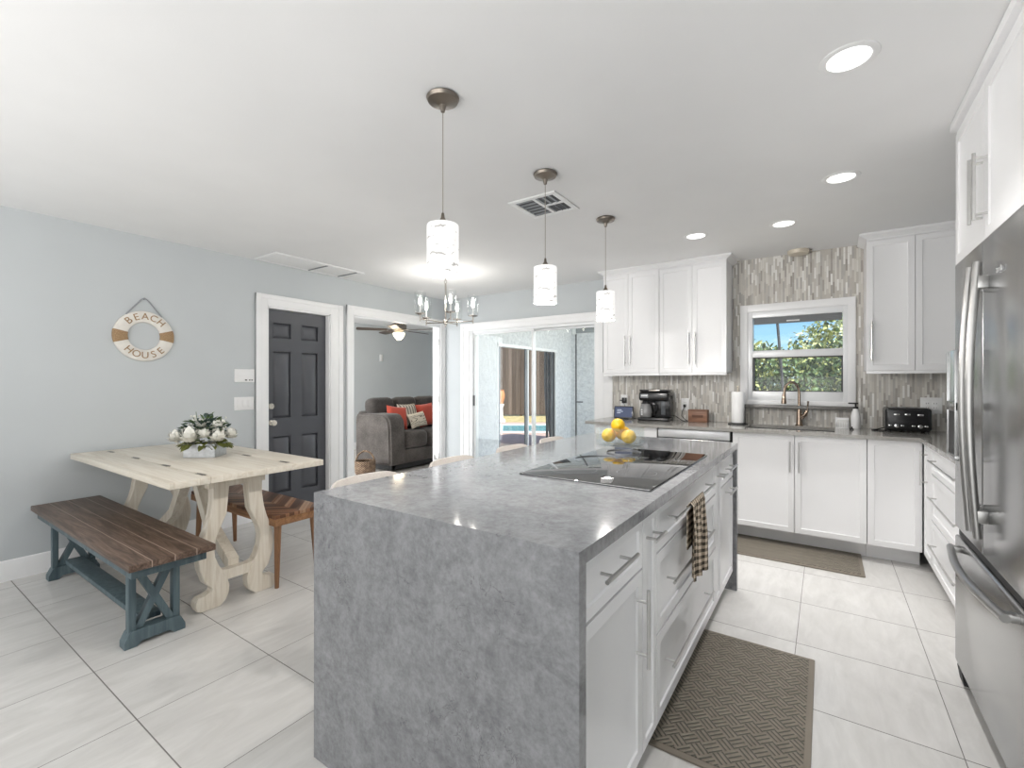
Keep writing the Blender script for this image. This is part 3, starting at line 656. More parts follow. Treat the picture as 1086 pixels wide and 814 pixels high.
crown(uc, 0, .573, 0, right=False); crown(uc2, 0, .598, 0, left=False); crown(uc3, 0, .60, 0, right=False)
for u_, w_ in ((uc, .573), (uc2, .598), (uc3, .60)): MB().box(0, w_, .0, .02, 1.36, 1.3845, .002).build('light_rail', MT['cab'], u_)
fc = cabinet('upper_cabinet', 'deep two-door cabinet above the steel fridge', .478, 2.80, -R90, .96, .72, 1.812, 2.384, [('door', 0, .455, 1.812, 2.384, (.425, 2.0, .24, True, .08)), ('door', .455, .96, 1.812, 2.384, (.487, 2.0, .24, True, .08))], False, UG)
MB().box(0, .96, .004, .3, 2.385, CH-.001).box(-.0, .96, -.02, .02, 2.40, CH-.001, .006).build('crown_moulding', MT['cab'], fc)

# ------------------------------------------------------------------ refrigerator (front x = .47, local x toward -y)
fr = thing('refrigerator', 'stainless french-door refrigerator with bottom freezer at right edge', 'refrigerator', (.47, 2.77, 0), -R90)
FW, sp = .93, .433
MB().box(.004, FW-.004, .06, .725, .05, 1.807, .004).build('body', P('fridge_side_grey', (.20, .20, .205), .45, .3), fr)
fd = [MB().box(.002, sp-.003, 0, .055, .668, 1.809, .008, 3).build('door', MT['steel'], fr), MB().box(sp+.003, FW-.002, 0, .055, .668, 1.809, .008, 3).build('door', MT['steel'], fr)]
fz = MB().box(.002, FW-.002, 0, .055, .085, .632, .008, 3).build('freezer_drawer', MT['steel'], fr)
MB().box(.01, FW-.01, .012, .05, .634, .666).build('gasket', MT['blackm'], fr)
MB().box(.03, FW-.03, .03, .06, .03, .084).build('base_grille', MT['blackm'], fr)
for k in (.05, FW-.09): MB().prism([(.012, .02), (.06, .02), (.06, .075), (.004, .075)], k-.03, k+.05, 'x').cyl((k-.02, .06, .02), (k+.04, .06, .02), .02, seg=12).build('foot', MT['blackm'], fr)
def bowed(pts_fn, n=18): return [pts_fn(i/(n-1)) for i in range(n)]
for d_, lx in ((0, sp-.034), (1, sp+.066)):
    h = MB().tube(bowed(lambda t, lx=lx: (lx, -.026-.022*math.sin(PI*t), .745+.975*t)), .0125, 12)
    h.box(lx-.012, lx+.012, -.03, .002, .80, .845, .004).box(lx-.012, lx+.012, -.03, .002, 1.625, 1.67, .004)
    h.build('handle', MT['handle'], fd[d_])
h = MB().tube(bowed(lambda t: (.11+.72*t, -.032-.03*math.sin(PI*t), .60)), .0135, 12); h.box(.115, .15, -.034, .002, .588, .612, .004).box(.79, .825, -.034, .002, .588, .612, .004); h.build('handle', MT['handle'], fz)
dp = MB().box(.003, .16, -.028, .001, 1.175, 1.215, .004).box(.003, .014, -.028, .001, .99, 1.43, .003).box(.003, .16, -.028, .001, .97, .992, .004).box(.15, .16, -.028, .001, .99, 1.43, .003).build('dispenser', MT['steel'], fd[0])
MB().box(.014, .15, -.022, .0, .992, 1.175).build('dispenser_recess', MT['blackm'], dp)
MB().box(.014, .15, -.026, .0, 1.215, 1.43, .002).build('dispenser_panel', P('glossy_grey_panel', (.30, .34, .34), .05), dp)
m = MB()
for k, (dx, hh) in enumerate(((0, .014), (.016, .01), (.03, .01), (.044, .016))): m.tube([(.62+dx, -.003, 1.655), (.625+dx, -.005, 1.655+hh), (.632+dx, -.003, 1.655)], .0025, 6)
m.build('emblem', MT['chrome'], fd[1])

# ------------------------------------------------------------------ cooktop, lemons, towel
ck = thing('cooktop', 'black glass cooktop set in the island worktop', 'cooktop', (-.778, 2.075, .9152))
MB().box(-.272, .272, -.475, .475, 0, .006, .002).build('glass_top', MT['cook'], ck)
m = MB()
for (cx_, cy_, r_) in ((-.12, -.28, .10), (-.12, .02, .13), (-.12, .32, .09), (.13, -.2, .08)):
    m.tube([(cx_+r_*math.cos(2*PI*k/40), cy_+r_*math.sin(2*PI*k/40), .0061) for k in range(40)], .0008, 4, True)
m.build('burner_ring', MT['greymid'], ck)
lb = thing('glass_bowl', 'square clear glass bowl holding lemons on the island', 'bowl', (-1.035, 2.70, .9155))
bx, by, bh, th = .118, .095, .105, .004
MB().box(-bx, bx, -by, by, 0, .012, .001).build('base', MT['glassb'], lb)
MB().box(-bx, bx, -by, -by+th, .0125, bh).box(-bx, bx, by-th, by, .0125, bh).box(-bx, -bx+th, -by+th, by-th, .0125, bh).box(bx-th, bx, -by+th, by-th, .0125, bh).build('wall', MT['glassb'], lb)
def lemon():
    prof = [(0, -.056), (.007, -.0535), (.011, -.0475)] + [(.042*math.cos(a_)**.85, .047*math.sin(a_)) for a_ in [x*.1*PI/2 for x in range(-8, 9)]] + [(.011, .0475), (.007, .0535), (0, .056)]
    return MB().lathe(prof, seg=20)
L0 = lemon().build('lemon', MT['lemon'])
LL = [(-.062, -.028, .0555, (PI/2, 0, .06), 'lemon at the left of the glass bowl'), (.064, -.03, .0555, (PI/2, 0, -.05), 'lemon at the right of the glass bowl'), (-.002, -.03, .119, (PI/2, .2, .5), 'topmost lemon in the middle of the glass bowl'), (.0, .046, .0655, (PI/2, 0, PI/2), 'lemon at the back of the bowl, behind the others')]
for i, (x, y, z, r, lab) in enumerate(LL):
    o = L0 if i == 0 else L0.copy()
    if i: C.objects.link(o)
    o.location = (-1.035+x, 2.70+y, .9155+z); o.rotation_euler = r; tag(o, lab, 'lemon', 'lemons in the glass bowl')
# gingham towel over the drawer handle
tw = MB(); HY0, HY1 = 1.905, 2.10; nx, ny = 16, 26; rows_ = []
for j in range(ny+1):
    t = j/ny; row = []
    for i in range(nx+1):
        s = i/nx; spread = 1.1+.45*max(0, t-.4); y = (HY0+HY1)/2 + (s-.5)*(HY1-HY0)*spread*1.02
        L = .30+.285; d = t*L*.86+.04; fold = .010*math.sin(s*PI*5+.7)*min(1, abs(d-.22)*6)
        if d < .22: x = -.451; z = .814-(.22-d); fold *= .35
        elif d < .245: a_ = (d-.22)/.025*PI; x = -.4395-.0115*math.cos(a_); z = .814+.0105*math.sin(a_)
        else: x = -.428+fold; z = .814-(d-.245)-.035*(s-.3)*t
        row.append(tw.bm.verts.new((x+(fold if d >= .245 else 0)*.3, y-1.9995, z-.814)))
    rows_.append(row)
for j in range(ny):
    for i in range(nx): tw.bm.faces.new([rows_[j][i], rows_[j][i+1], rows_[j+1][i+1], rows_[j+1][i]])
to = tw.build('dish_towel', MT['gingham']); to.location = (0, 1.9995, .814); mdf = to.modifiers.new('thick', 'SOLIDIFY'); mdf.thickness = .003; mdf.offset = 0
tag(to, 'black and cream gingham towel hanging from an island drawer handle', 'towel')

# ------------------------------------------------------------------ bar stools
def bar_stool(label, y, x=-1.60):
    t = thing('bar_stool', label, 'stool', (x, y, 0), 0, 'bar stools along the island')
    MB().pad(-.20, .21, -.20, .20, .56, .635, .45).build('seat', MT['stool'], t)
    m = MB(); n, k = 18, 6; G = []
    for i in range(n+1):
        u = i/n*2-1; a_ = u*.55; col = []
        hgt = .216*(1-abs(u)**9*.45)
        for sgn in (1, -1):
            for j in range(k+1):
                v = j/k; zz = .636+hgt*v if sgn > 0 else .636+hgt*(1-v)
                vv = (zz-.64)/hgt; rnd = (1-max(0, vv-.88)/.12*.6) if vv > .88 else 1
                xx = -.215+.07*u*u-.03*vv + sgn*-.017*rnd
                col.append(m.bm.verts.new((xx, u*.225, zz)))
        G.append(col)
    L = len(G[0])
    for i in range(n):
        for j in range(L): m.bm.faces.new([G[i][j], G[i][(j+1) % L], G[i+1][(j+1) % L], G[i+1][j]])
    m.bm.faces.new(G[0]); m.bm.faces.new(G[-1][::-1]); bmesh.ops.recalc_face_normals(m.bm, faces=m.bm.faces[:])
    m.build('backrest', MT['stool'], t, 50)
    for sx in (-1, 1):
        for sy in (-1, 1): MB().tube([(sx*.15, sy*.15, .565), (sx*.185, sy*.185, 0)], [.014, .010], 10).build('leg', MT['blackm'], t)
    c = .172
    MB().tube([(-c, -c, .2), (c, -c, .2), (c, c, .2), (-c, c, .2)], .007, 8, True).build('footrest', MT['blackm'], t)
for y, lab in ((1.425, 'beige bar stool nearest the camera, behind island corner'), (2.035, 'second beige bar stool from the camera along the island'), (2.655, 'third beige bar stool, in front of the sliding door'), (3.215, 'beige bar stool farthest from the camera at island end')): bar_stool(lab, y)

# ------------------------------------------------------------------ things on the back worktop
Z = .9155
td = thing('smart_display', 'small black tablet display with blue screen on the worktop', 'tablet', (-1.735, 4.62, Z), math.radians(6))
m = MB(); mx = Matrix.Translation((0, 0, .066)) @ Matrix.Rotation(math.radians(-14), 4, 'X')
m.box(-.10, .10, -.006, .008, -.062, .065, .004, mx=mx); td1 = m.build('housing', MT['black'], td)
MB().box(-.09, .09, -.0075, -.006, -.050, .056, mx=mx).build('screen', MT['screen'], td)
MB().box(-.066, -.02, -.0085, -.0075, .022, .028, mx=mx).box(-.066, -.005, -.0085, -.0075, .006, .011, mx=mx).box(-.066, -.03, -.0085, -.0075, -.01, -.005, mx=mx).build('screen_text', MT['screenl'], td)
MB().prism([(-.03, 0), (.06, 0), (.05, .012), (.012, .05), (.002, .03)], -.05, .05, 'x').build('stand', MT['black'], td)
def outlet(label, x, z, w=.075, h=.118, n=1, plug=False):
    t = thing('outlet', label, 'outlet', (x, BY-.0122, z), 0, 'wall outlets above the worktop')
    MB().box(-w/2, w/2, -.006, 0, -h/2, h/2, .002).build('face_plate', MT['white'], t)
    for k in range(n):
        cx_ = (k-(n-1)/2)*.046
        m = MB().box(cx_-.0165, cx_+.0165, -.0085, -.006, -.034, .034, .001); r = m.build('receptacle', MT['white'], t)
        for s in (-.017, .017): MB().box(cx_-.008, cx_-.0055, -.009, -.0083, s-.005, s+.005).box(cx_+.0055, cx_+.008, -.009, -.0083, s-.005, s+.005).build('slot', MT['blackm'], r)
    return t
outlet('white outlet behind the tablet display', -1.80, 1.10)
outlet('white outlet with the coffee maker plug in it', -1.166, 1.075)
outlet('wide white double outlet plate right of the toaster', .682, 1.113, .128, .125, 2)
pl = thing('power_adapter', 'black power adapter plugged in above the tablet', 'plug', (-1.79, BY-.0212, 1.10))
MB().box(-.02, .024, -.045, -.0005, -.028, .03, .005).build('adapter_body', MT['black'], pl)
MB().tube([(-.02, -.02, .0), (-.05, -.03, .0)], .006, 8).build('adapter_knob', MT['black'], pl)
MB().tube([(0, -.03, -.028), (.03, -.05, -.1), (.10, -.06, -.16), (.13, -.08, -.1815), (.16, -.10, -.1815)], .0025, 6).build('adapter_cord', MT['black'], pl)
# coffee maker
cm = thing('coffee_maker', 'black drip coffee maker with glass carafe on the worktop', 'coffee maker', (-1.405, 4.64, Z), math.radians(4))
MB().box(-.15, .145, -.13, .11, 0, .03, .008).build('base', MT['black'], cm)
MB().box(.0, .145, -.04, .11, .031, .26, .012).build('water_tank', MT['black'], cm)
MB().box(-.145, .0, .03, .11, .031, .2, .008).build('column', MT['black'], cm)
m = MB().box(-.145, .145, -.11, .11, .195, .285, .02, 3).box(-.14, .14, -.10, .10, .286, .305, .009); m.build('brew_head', MT['black'], cm)
MB().box(-.05, .06, -.102, -.085, .291, .303, .003).build('lid_latch', MT['nickel'], cm)
MB().box(-.125, -.05, -.114, -.11, .225, .262, .002).build('control_panel', MT['greymid'], cm)
MB().box(-.118, -.06, -.1155, -.114, .242, .25, .001).build('display', MT['white'], cm)
MB().box(.06, .10, -.045, -.04, .06, .255, .002).build('level_window', P('smoked_window', (.10, .11, .12), .1), cm)
cf = MB().lathe([(0, .032), (.052, .032), (.06, .045), (.062, .09), (.052, .14), (.044, .16), (.046, .165)], (-.085, -.055, 0), 24).build('carafe', P('carafe_glass', (.30, .30, .30), .08, .3), cm)
MB().tube([(-.03, -.075, .155), (.005, -.085, .15), (.012, -.085, .10), (-.022, -.075, .06)], .009, 8).build('carafe_handle', MT['black'], cf)
MB().lathe([(0, .178), (.04, .178), (.046, .166), (.044, .16)], (-.085, -.055, 0)).build('carafe_lid', MT['black'], cf)
for k in range(3): MB().box(-.118+.0, -.105, -.1165, -.114, .055+.022*k, .068+.022*k).build('fill_mark', MT['white'], cf)
IM = (Matrix.Translation((-1.405, 4.64, Z)) @ Matrix.Rotation(math.radians(4), 4, 'Z')).inverted() @ Matrix.Translation((-1.166, BY-.0212, 1.06))
m = MB().tube([(0, -.022, -.008), (-.018, -.03, -.06), (-.02, -.05, -.10), (.03, -.10, -.135), (.06, -.14, -.141), (.02, -.16, -.141), (-.03, -.12, -.12), (-.07, -.09, -.10), (-.095, -.085, -.10)], .0035, 6); bmesh.ops.transform(m.bm, matrix=IM, verts=m.bm.verts[:]); pc = m.build('power_cord', MT['black'], cm)
m = MB().box(-.012, .012, -.025, -.0005, -.014, .014, .004); bmesh.ops.transform(m.bm, matrix=IM, verts=m.bm.verts[:]); m.build('plug', MT['black'], pc)
wb = thing('wood_block', 'small reddish-brown wooden box on worktop left of paper towels', 'box', (-1.005, 4.66, Z))
MB().box(-.085, .085, -.045, .045, 0, .108, .003).build('body', MT['block'], wb)
MB().box(-.087, .087, -.047, .047, .1085, .118, .002).build('lid', MT['block'], wb)
MB().box(-.05, .05, -.0475, -.0455, .045, .07, .001).build('burned_mark', P('dark_mark', (.10, .04, .02), .6), wb)
ph = thing('paper_towel_holder', 'paper towel roll on a black stand beside the sink', 'paper towels', (-.655, 4.60, Z))
MB().lathe([(0, 0), (.082, 0), (.082, .008), (.07, .014), (0, .014)]).build('base', MT['black'], ph)
MB().cyl((0, 0, .0145), (0, 0, .335), .006, seg=10).ball((0, 0, .34), .010).build('rod', MT['ivory'], ph)
MB().lathe([(.02, .016), (.052, .016), (.054, .02), (.054, .288), (.052, .292), (.02, .292)], seg=32).build('paper_roll', MT['paper'], ph)
MB().box(.057, .0635, -.01, .01, .012, .16, .002).build('tension_arm', MT['black'], ph)
# faucet
fa = thing('faucet', 'bronze gooseneck pull-down faucet at the sink', 'faucet', (-.19, 4.752, Z))
MB().lathe([(0, 0), (.03, 0), (.03, .008), (.024, .014), (.021, .05), (.019, .11), (.015, .14), (.013, .18)]).build('base', MT['faucet'], fa)
fd_ = (-.78, -.62); A_ = lambda h_, z_: (fd_[0]*h_, fd_[1]*h_, z_)
arc = [(0, 0, .18), (0, 0, .27)] + [A_(.068-.068*math.cos(a_), .29+.09*math.sin(a_)) for a_ in [PI*k/12 for k in range(13)]] + [A_(.138, .27)]
MB().tube(arc, .0115, 12).build('neck', MT['faucet'], fa)
MB().tube([A_(.138, .28), A_(.14, .245), A_(.142, .205), A_(.142, .192)], [.013, .016, .021, .02], 14).build('spray_head', MT['faucet'], fa)
MB().tube([(.018, 0, .07), (.045, -.01, .10), (.06, -.015, .135)], [.016, .018, .012], 12).tube([(.06, -.015, .13), (.066, -.018, .20), (.066, -.02, .215)], [.007, .006, .009], 10).build('lever', MT['faucet'], fa)
sp_ = thing('soap_dispenser', 'white soap bottle with black pump beside the sink', 'soap dispenser', (.205, 4.72, Z))
MB().lathe([(0, 0), (.032, 0), (.034, .004), (.032, .10), (.026, .135), (.018, .155), (.018, .162), (0, .162)]).build('bottle', MT['white'], sp_)
MB().cyl((0, 0, .1625), (0, 0, .178), .018, seg=16).cyl((0, 0, .178), (0, 0, .20), .006, seg=8).box(-.05, .018, -.011, .011, .20, .212, .004).build('pump', MT['blackm'], sp_)
sc_ = thing('sponge_caddy', 'small white sponge holder left of the soap bottle', 'sponge holder', (.115, 4.70, Z))
m = MB().box(-.045, .045, -.022, .022, 0, .008, .002).box(-.045, .045, .017, .022, .008, .085, .002).box(-.045, -.04, -.022, .017, .008, .05, .001).box(.04, .045, -.022, .017, .008, .05, .001)
for k in range(5): m.box(-.036+.016*k, -.030+.016*k, -.022, -.018, .008, .05)
m.build('holder', MT['white'], sc_)
MB().box(-.035, .035, -.014, .014, .0085, .072, .004).build('sponge', P('white_sponge', (.72, .72, .70), .9), sc_)
ss = thing('sink_stopper', 'tiny black rubber stopper on the worktop edge by the soap', 'stopper', (.175, 4.60, Z))
MB().lathe([(0, 0), (.014, 0), (.012, .008), (.005, .012), (.005, .022), (0, .024)]).build('plug', MT['blackm'], ss)
# toaster
ts = thing('toaster', 'black four-slice toaster on the worktop in the corner', 'toaster', (.515, 4.66, Z))
MB().box(-.135, .135, -.12, .12, .012, .185, .022, 4).build('body', MT['black'], ts)
for k in (-1, 1):
    for j in (-1, 1): MB().cyl((k*.11, j*.09, 0), (k*.11, j*.09, .0125), .012, seg=10).build('foot', MT['blackm'], ts)
for k in range(4): MB().box(-.105+.056*k, -.063+.056*k, -.08, .08, .1845, .1858).build('slot', MT['greymid'], ts)
for k, x in enumerate((-.068, .068)):
    MB().box(x-.018, x+.018, -.1345, -.1195, .128, .142, .004).build('lever', MT['chrome'], ts)
    MB().lathe([(0, .0), (.017, 0), (.014, .014), (0, .016)], mx=Matrix.Translation((x, -.1195, .05)) @ Matrix.Rotation(PI/2, 4, 'X')).build('dial', MT['chrome'], ts)
    for j in (-.038, .034): MB().box(x+j-.01, x+j+.01, -.1225, -.1195, .046, .056, .002).build('button', MT['chrome'], ts)
MB().box(-.02, .012, -.122, -.1195, .13, .142, .001).build('badge', MT['chrome'], ts)
MB().tube([(-.12, .06, .02), (-.18, .0, .006), (-.21, -.02, .0045), (-.195, -.055, .0045), (-.15, -.04, .0045), (-.13, -.06, .0045)], .0042, 6).build('power_cord', MT['black'], ts)

# ------------------------------------------------------------------ mats
def floor_mat(label, x, y, w, d):
    t = thing('kitchen_mat', label, 'mat', (x, y, .0002), 0, 'brown kitchen mats')
    MB().box(-w/2, w/2, -d/2, d/2, 0, .010, .004).build('border', P('mat_border', (.215, .185, .148), .6), t)
    MB().box(-w/2+.022, w/2-.022, -d/2+.022, d/2-.022, .0101, .0135, .002).build('woven_field', MT['mat'], t)
floor_mat('large brown woven mat on floor beside the island', -.295, 2.10, .51, .92)
floor_mat('brown runner mat on the floor below the sink', -.24, 4.085, .92, .49)

# ------------------------------------------------------------------ ceiling: pendants, downlights, vents, chandelier
def pendant(label, x, y):
    t = thing('pendant_light', label, 'pendant lamp', (x, y, CH), 0, 'pendant lamps over the island')
    MB().lathe([(0, -.0005), (.062, -.0005), (.066, -.006), (.06, -.018), (.03, -.026), (.014, -.034), (.008, -.06), (0, -.062)], seg=32).build('canopy', MT['bronze'], t)
    MB().cyl((0, 0, -.06), (0, 0, -.47), .0022, seg=6).build('cord', MT['nickel'], t)
    MB().lathe([(0, -.462), (.005, -.466), (.008, -.485), (.02, -.505), (.02, -.512), (0, -.512)]).build('socket_cap', MT['bronze'], t)
    MB().lathe([(.0, -.513), (.060, -.513), (.0635, -.517), (.0635, -.712), (.060, -.712), (.060, -.521), (0, -.517)], seg=32).build('shade', MT['shade'], t)
    lamp('pendant_bulb', 'POINT', (0, 0, -.74), 15.5, color=(1, .965, .925), parent=t, shadow_soft_size=.022)
for y, lab in ((1.38, 'white glass pendant lamp nearest the camera, largest of three'), (2.20, 'middle white glass pendant lamp, below the ceiling vent'), (3.04, 'white glass pendant lamp farthest away, near the upper cabinets')): pendant(lab, -1.272, y)
def downlight(label, x, y):
    t = thing('recessed_light', label, 'ceiling light', (x, y, CH), 0, 'recessed ceiling lights')
    MB().lathe([(.066, -.004), (.07, -.006), (.088, -.003), (.09, -.0005), (.066, -.0005)], seg=40).build('trim_ring', MT['white'], t)
    MB().lathe([(0, -.0035), (.066, -.0035), (.066, -.001), (0, -.001)], seg=40).build('lens', MT['lens'], t)
    lamp('downlight_beam', 'AREA', (0, 0, -.008), 2.9, color=(1, .985, .965), parent=t, shape='DISK', size=.13, spread=math.radians(84))
for x, y, lab in ((.068, 2.02, 'largest recessed ceiling light, at the top of the picture'), (.072, 3.17, 'recessed ceiling light in front of the fridge cabinet'), (-.25, 3.86, 'recessed ceiling light nearest the kitchen window'), (-.839, 3.80, 'recessed ceiling light above the left upper cabinets')): downlight(lab, x, y)
vt = thing('ceiling_vent', 'square white ceiling air vent behind the middle pendant', 'vent', (-1.505, 2.59, CH))
m = MB().box(-.17, .17, -.17, -.135, -.01, -.0005, .003).box(-.17, .17, .135, .17, -.01, -.0005, .003).box(-.17, -.135, -.135, .135, -.01, -.0005, .003).box(.135, .17, -.135, .135, -.01, -.0005, .003).box(-.01, .01, -.135, .135, -.009, -.0005).box(.01, .135, -.01, .01, -.009, -.0005)
m.build('frame', MT['white'], vt)
MB().box(-.135, .135, -.135, .135, -.0025, -.0004).build('duct_opening', MT['dkframe'], vt)
m = MB()
for k in range(6): m.box(-.133, -.012, -.13+.046*k, -.125+.046*k+.012, -.0075, -.003)
for k in range(3): m.box(.012+.042*k, .028+.042*k, -.133, -.012, -.0075, -.003); m.box(.02+.042*k, .024+.042*k, .012, .133, -.0075, -.003)
m.build('louvre', MT['greymid'], vt)
rg = thing('return_grille', 'long white ceiling grille along the left wall', 'vent', (-4.17, 2.66, CH))
m = MB().box(-.185, .185, -.475, .475, -.008, -.0005, .003); m.build('panel', MT['ceil'], rg)
m = MB().box(-.185, -.16, -.475, .475, -.014, -.008, .002).box(.16, .185, -.475, .475, -.014, -.008, .002).box(-.16, .16, -.475, -.45, -.014, -.008, .002).box(-.16, .16, .45, .475, -.014, -.008, .002); m.build('frame', MT['white'], rg)
for yy in (.06, .40): MB().box(-.17, .15, yy-.009, yy+.009, -.0148, -.0081, .001).build('seam', MT['greymid'], rg)
dc = thing('ceiling_disc', 'round beige fixture on ceiling above the window tile', 'ceiling fixture', (-.195, 4.72, CH))
MB().lathe([(0, -.0005), (.082, -.0005), (.082, -.022), (.074, -.034), (0, -.036)], seg=32).build('cover', MT['ivory'], dc)
MB().box(.08, .10, -.02, .02, -.026, -.008, .004).build('clip', P('grey_clip', (.2, .18, .15), .5), dc)
chd = thing('chandelier', 'nickel chandelier with five clear glass candle shades', 'chandelier', (-3.266, 3.585, CH), YAW)
MB().lathe([(0, -.0005), (.06, -.0005), (.06, -.012), (.02, -.026), (0, -.026)], seg=32).build('canopy', MT['nickel'], chd)
MB().tube([(0, 0, -.026), (0, 0, -.09)], .005, 8).tube([(.013*math.cos(a_), 0, -.103+.017*math.sin(a_)) for a_ in [2*PI*k/16 for k in range(16)]], .0035, 6, True).build('loop', MT['nickel'], chd)
MB().cyl((0, 0, -.118), (0, 0, -.50), .0095, seg=14).lathe([(0, -.575), (.006, -.57), (.009, -.55), (.022, -.54), (.026, -.52), (.02, -.5), (.0095, -.49)]).build('stem', MT['nickel'], chd)
for k in range(5):
    a_ = 2*PI*k/5; ca, sa = math.cos(a_), math.sin(a_); R = .285
    ar = MB().tube([(ca*.02, sa*.02, -.525), (ca*R, sa*R, -.51)], .006, 8).cyl((ca*R, sa*R, -.535), (ca*R, sa*R, -.465), .007, seg=10).lathe([(0, -.47), (.022, -.468), (.05, -.458), (.05, -.452), (0, -.45)], (ca*R, sa*R, 0)).build('arm', MT['nickel'], chd)
    MB().lathe([(.056, -.45), (.056, -.245), (.0535, -.245), (.0535, -.45)], (ca*R, sa*R, 0), 24).build('glass_shade', MT['glasst'], ar)
    MB().cyl((ca*R, sa*R, -.4495), (ca*R, sa*R, -.37), .009, seg=12).build('candle_sleeve', MT['white'], ar)
    MB().lathe([(0, -.37), (.009, -.369), (.017, -.34), (.014, -.315), (.004, -.285), (0, -.28)], (ca*R, sa*R, 0), 14).build('bulb', MT['bulb'], ar)
    lamp('candle_light', 'POINT', (ca*R, sa*R, -.262), 1.05, color=(1, .965, .92), parent=chd, shadow_soft_size=.03)

# ------------------------------------------------------------------ left wall things
rgs = thing('life_ring_sign', 'white life ring sign lettered BEACH HOUSE on left wall', 'wall decor', (LX+.001, 1.377, 1.655), R90)
m = MB(); NS, ro, ri = 56, .197, .105; G = []
sec = [(ri, .002), (ri+.004, .018), (ri+.014, .024), (ro-.014, .024), (ro-.004, .018), (ro, .002)]
for k in range(NS):
    a_ = 2*PI*k/NS; G.append([m.bm.verts.new((r*math.cos(a_), -d, r*math.sin(a_))) for r, d in sec])
for k in range(NS):
    A, B = G[k], G[(k+1) % NS]
    for j in range(6): m.bm.faces.new([A[j], A[(j+1) % 6], B[(j+1) % 6], B[j]])
bmesh.ops.recalc_face_normals(m.bm, faces=m.bm.faces[:]); m.build('ring', MT['ring'], rgs)
for c_ in (0, PI):
    m = MB(); G = []
    for k in range(9):
        a_ = c_+.04+(k-4)*.065*(1 if True else 1); G.append([m.bm.verts.new((r*math.cos(a_), -d, r*math.sin(a_))) for r, d in [(ri-.002, .002), (ri+.002, .020), (ri+.013, .0265), (ro-.013, .0265), (ro-.002, .020), (ro+.002, .002)]])
    for A, B in zip(G, G[1:]):
        for j in range(6): m.bm.faces.new([A[j], A[(j+1) % 6], B[(j+1) % 6], B[j]])
    m.bm.faces.new(G[0]); m.bm.faces.new(G[-1][::-1]); bmesh.ops.recalc_face_normals(m.bm, faces=m.bm.faces[:]); m.build('jute_band', MT['tan'], rgs)
def ringtext(word, mid, span, up):
    m = MB(); n = len(word); rm = (ro+ri)/2
    for i, ch in enumerate(word):
        f = (i-(n-1)/2)/(n-1)*span; a_ = mid-f if up else mid+f; rot = a_-PI/2 if up else a_+PI/2
        mx = Matrix.Translation((rm*math.cos(a_), -.0255, rm*math.sin(a_))) @ Matrix.Rotation(-rot, 4, 'Y') @ Matrix.Rotation(PI/2, 4, 'X')
        m.text(ch, .072, mx, .0015)
    return m.build('lettering', MT['tan'], rgs)
ringtext('BEACH', PI/2, 1.5, True); ringtext('HOUSE', -PI/2, 1.5, False)
MB().tube([(-.115, -.012, .158), (-.02, -.012, .285), (0, -.012, .298), (.02, -.012, .285), (.115, -.012, .158)], .0045, 8).lathe([(0, -.005), (.006, -.005), (.006, .018), (0, .018)], mx=Matrix.Translation((0, 0, .292)) @ Matrix.Rotation(PI/2, 4, 'X')).build('hanging_rope', MT['rope'], rgs)
tm = thing('alarm_keypad', 'white keypad plate with dark buttons, upper one beside the door', 'wall plate', (LX, 2.13, 1.355), R90)
MB().box(-.088, .088, -.018, 0, -.06, .06, .004).build('housing', MT['white'], tm)
for x in (.0, .035, .056): MB().box(x, x+(.014 if x else .02), -.0192, -.018, -.045, -.035, .001).build('button', MT['blackm'], tm)
MB().box(-.07, .06, -.0186, -.018, -.01, .045, .001).build('cover', MT['white'], tm)
sw = thing('light_switch', 'white triple switch plate, lower one beside the charcoal door', 'switch', (LX, 2.13, 1.10), R90)
MB().box(-.088, .088, -.007, 0, -.06, .06, .003).build('face_plate', MT['white'], sw)
for k in (-.046, 0, .046): MB().box(k-.0165, k+.0165, -.0105, -.007, -.034, .034, .002).build('rocker', MT['white'], sw)

# ------------------------------------------------------------------ dining table
TZ = .795; TC = (-3.53, 1.366)
tb = thing('dining_table', 'whitewashed flip-top dining table with scrolled trestle legs', 'table', (TC[0], TC[1], 0))
tx0, tx1, ty = -.85, .84, .425
MB().box(tx0, tx1, -.235, .23, TZ-.036, TZ, .003).build('tabletop', MT['whitewash_x'], tb)
MB().box(tx0, tx1, -ty, -.237, TZ-.036, TZ, .003).build('leaf', MT['whitewash_x'], tb)
MB().box(tx0, tx1, .232, ty, TZ-.036, TZ, .003).build('leaf', MT['whitewash_x'], tb)
MB().box(tx0+.25, tx1-.25, -.17, .17, TZ-.075, TZ-.0365, .003).build('apron', MT['whitewash'], tb)
for yy in (-.236, .231):
    for xx in (-.72, -.24, .25, .72): MB().box(xx-.045, xx+.045, yy-.012, yy+.012, TZ-.0005, TZ+.0012, .0005).cyl((xx-.045, yy, TZ+.0005), (xx+.045, yy, TZ+.0005), .003, seg=8).build('hinge', MT['bronze'], tb)
legR = [(1.44, .714), (1.446, .638), (1.456, .529), (1.488, .457), (1.512, .40), (1.522, .345), (1.517, .29), (1.498, .238), (1.477, .201), (1.451, .145), (1.44, .106), (1.445, .06), (1.462, .025), (1.492, .0), (1.59, .0), (1.61, .012), (1.62, .036), (1.618, .065), (1.604, .082), (1.57, .086), (1.54, .098), (1.533, .11), (1.54, .125), (1.564, .147), (1.573, .158), (1.578, .175), (1.598, .235), (1.605, .29), (1.60, .341), (1.586, .40), (1.56, .465), (1.542, .53), (1.531, .61), (1.531, .714)]
legR = [(y-1.391, z*1.0) for y, z in legR]; legR = [(y, TZ-.0762 if z > .7 else z) for y, z in legR]
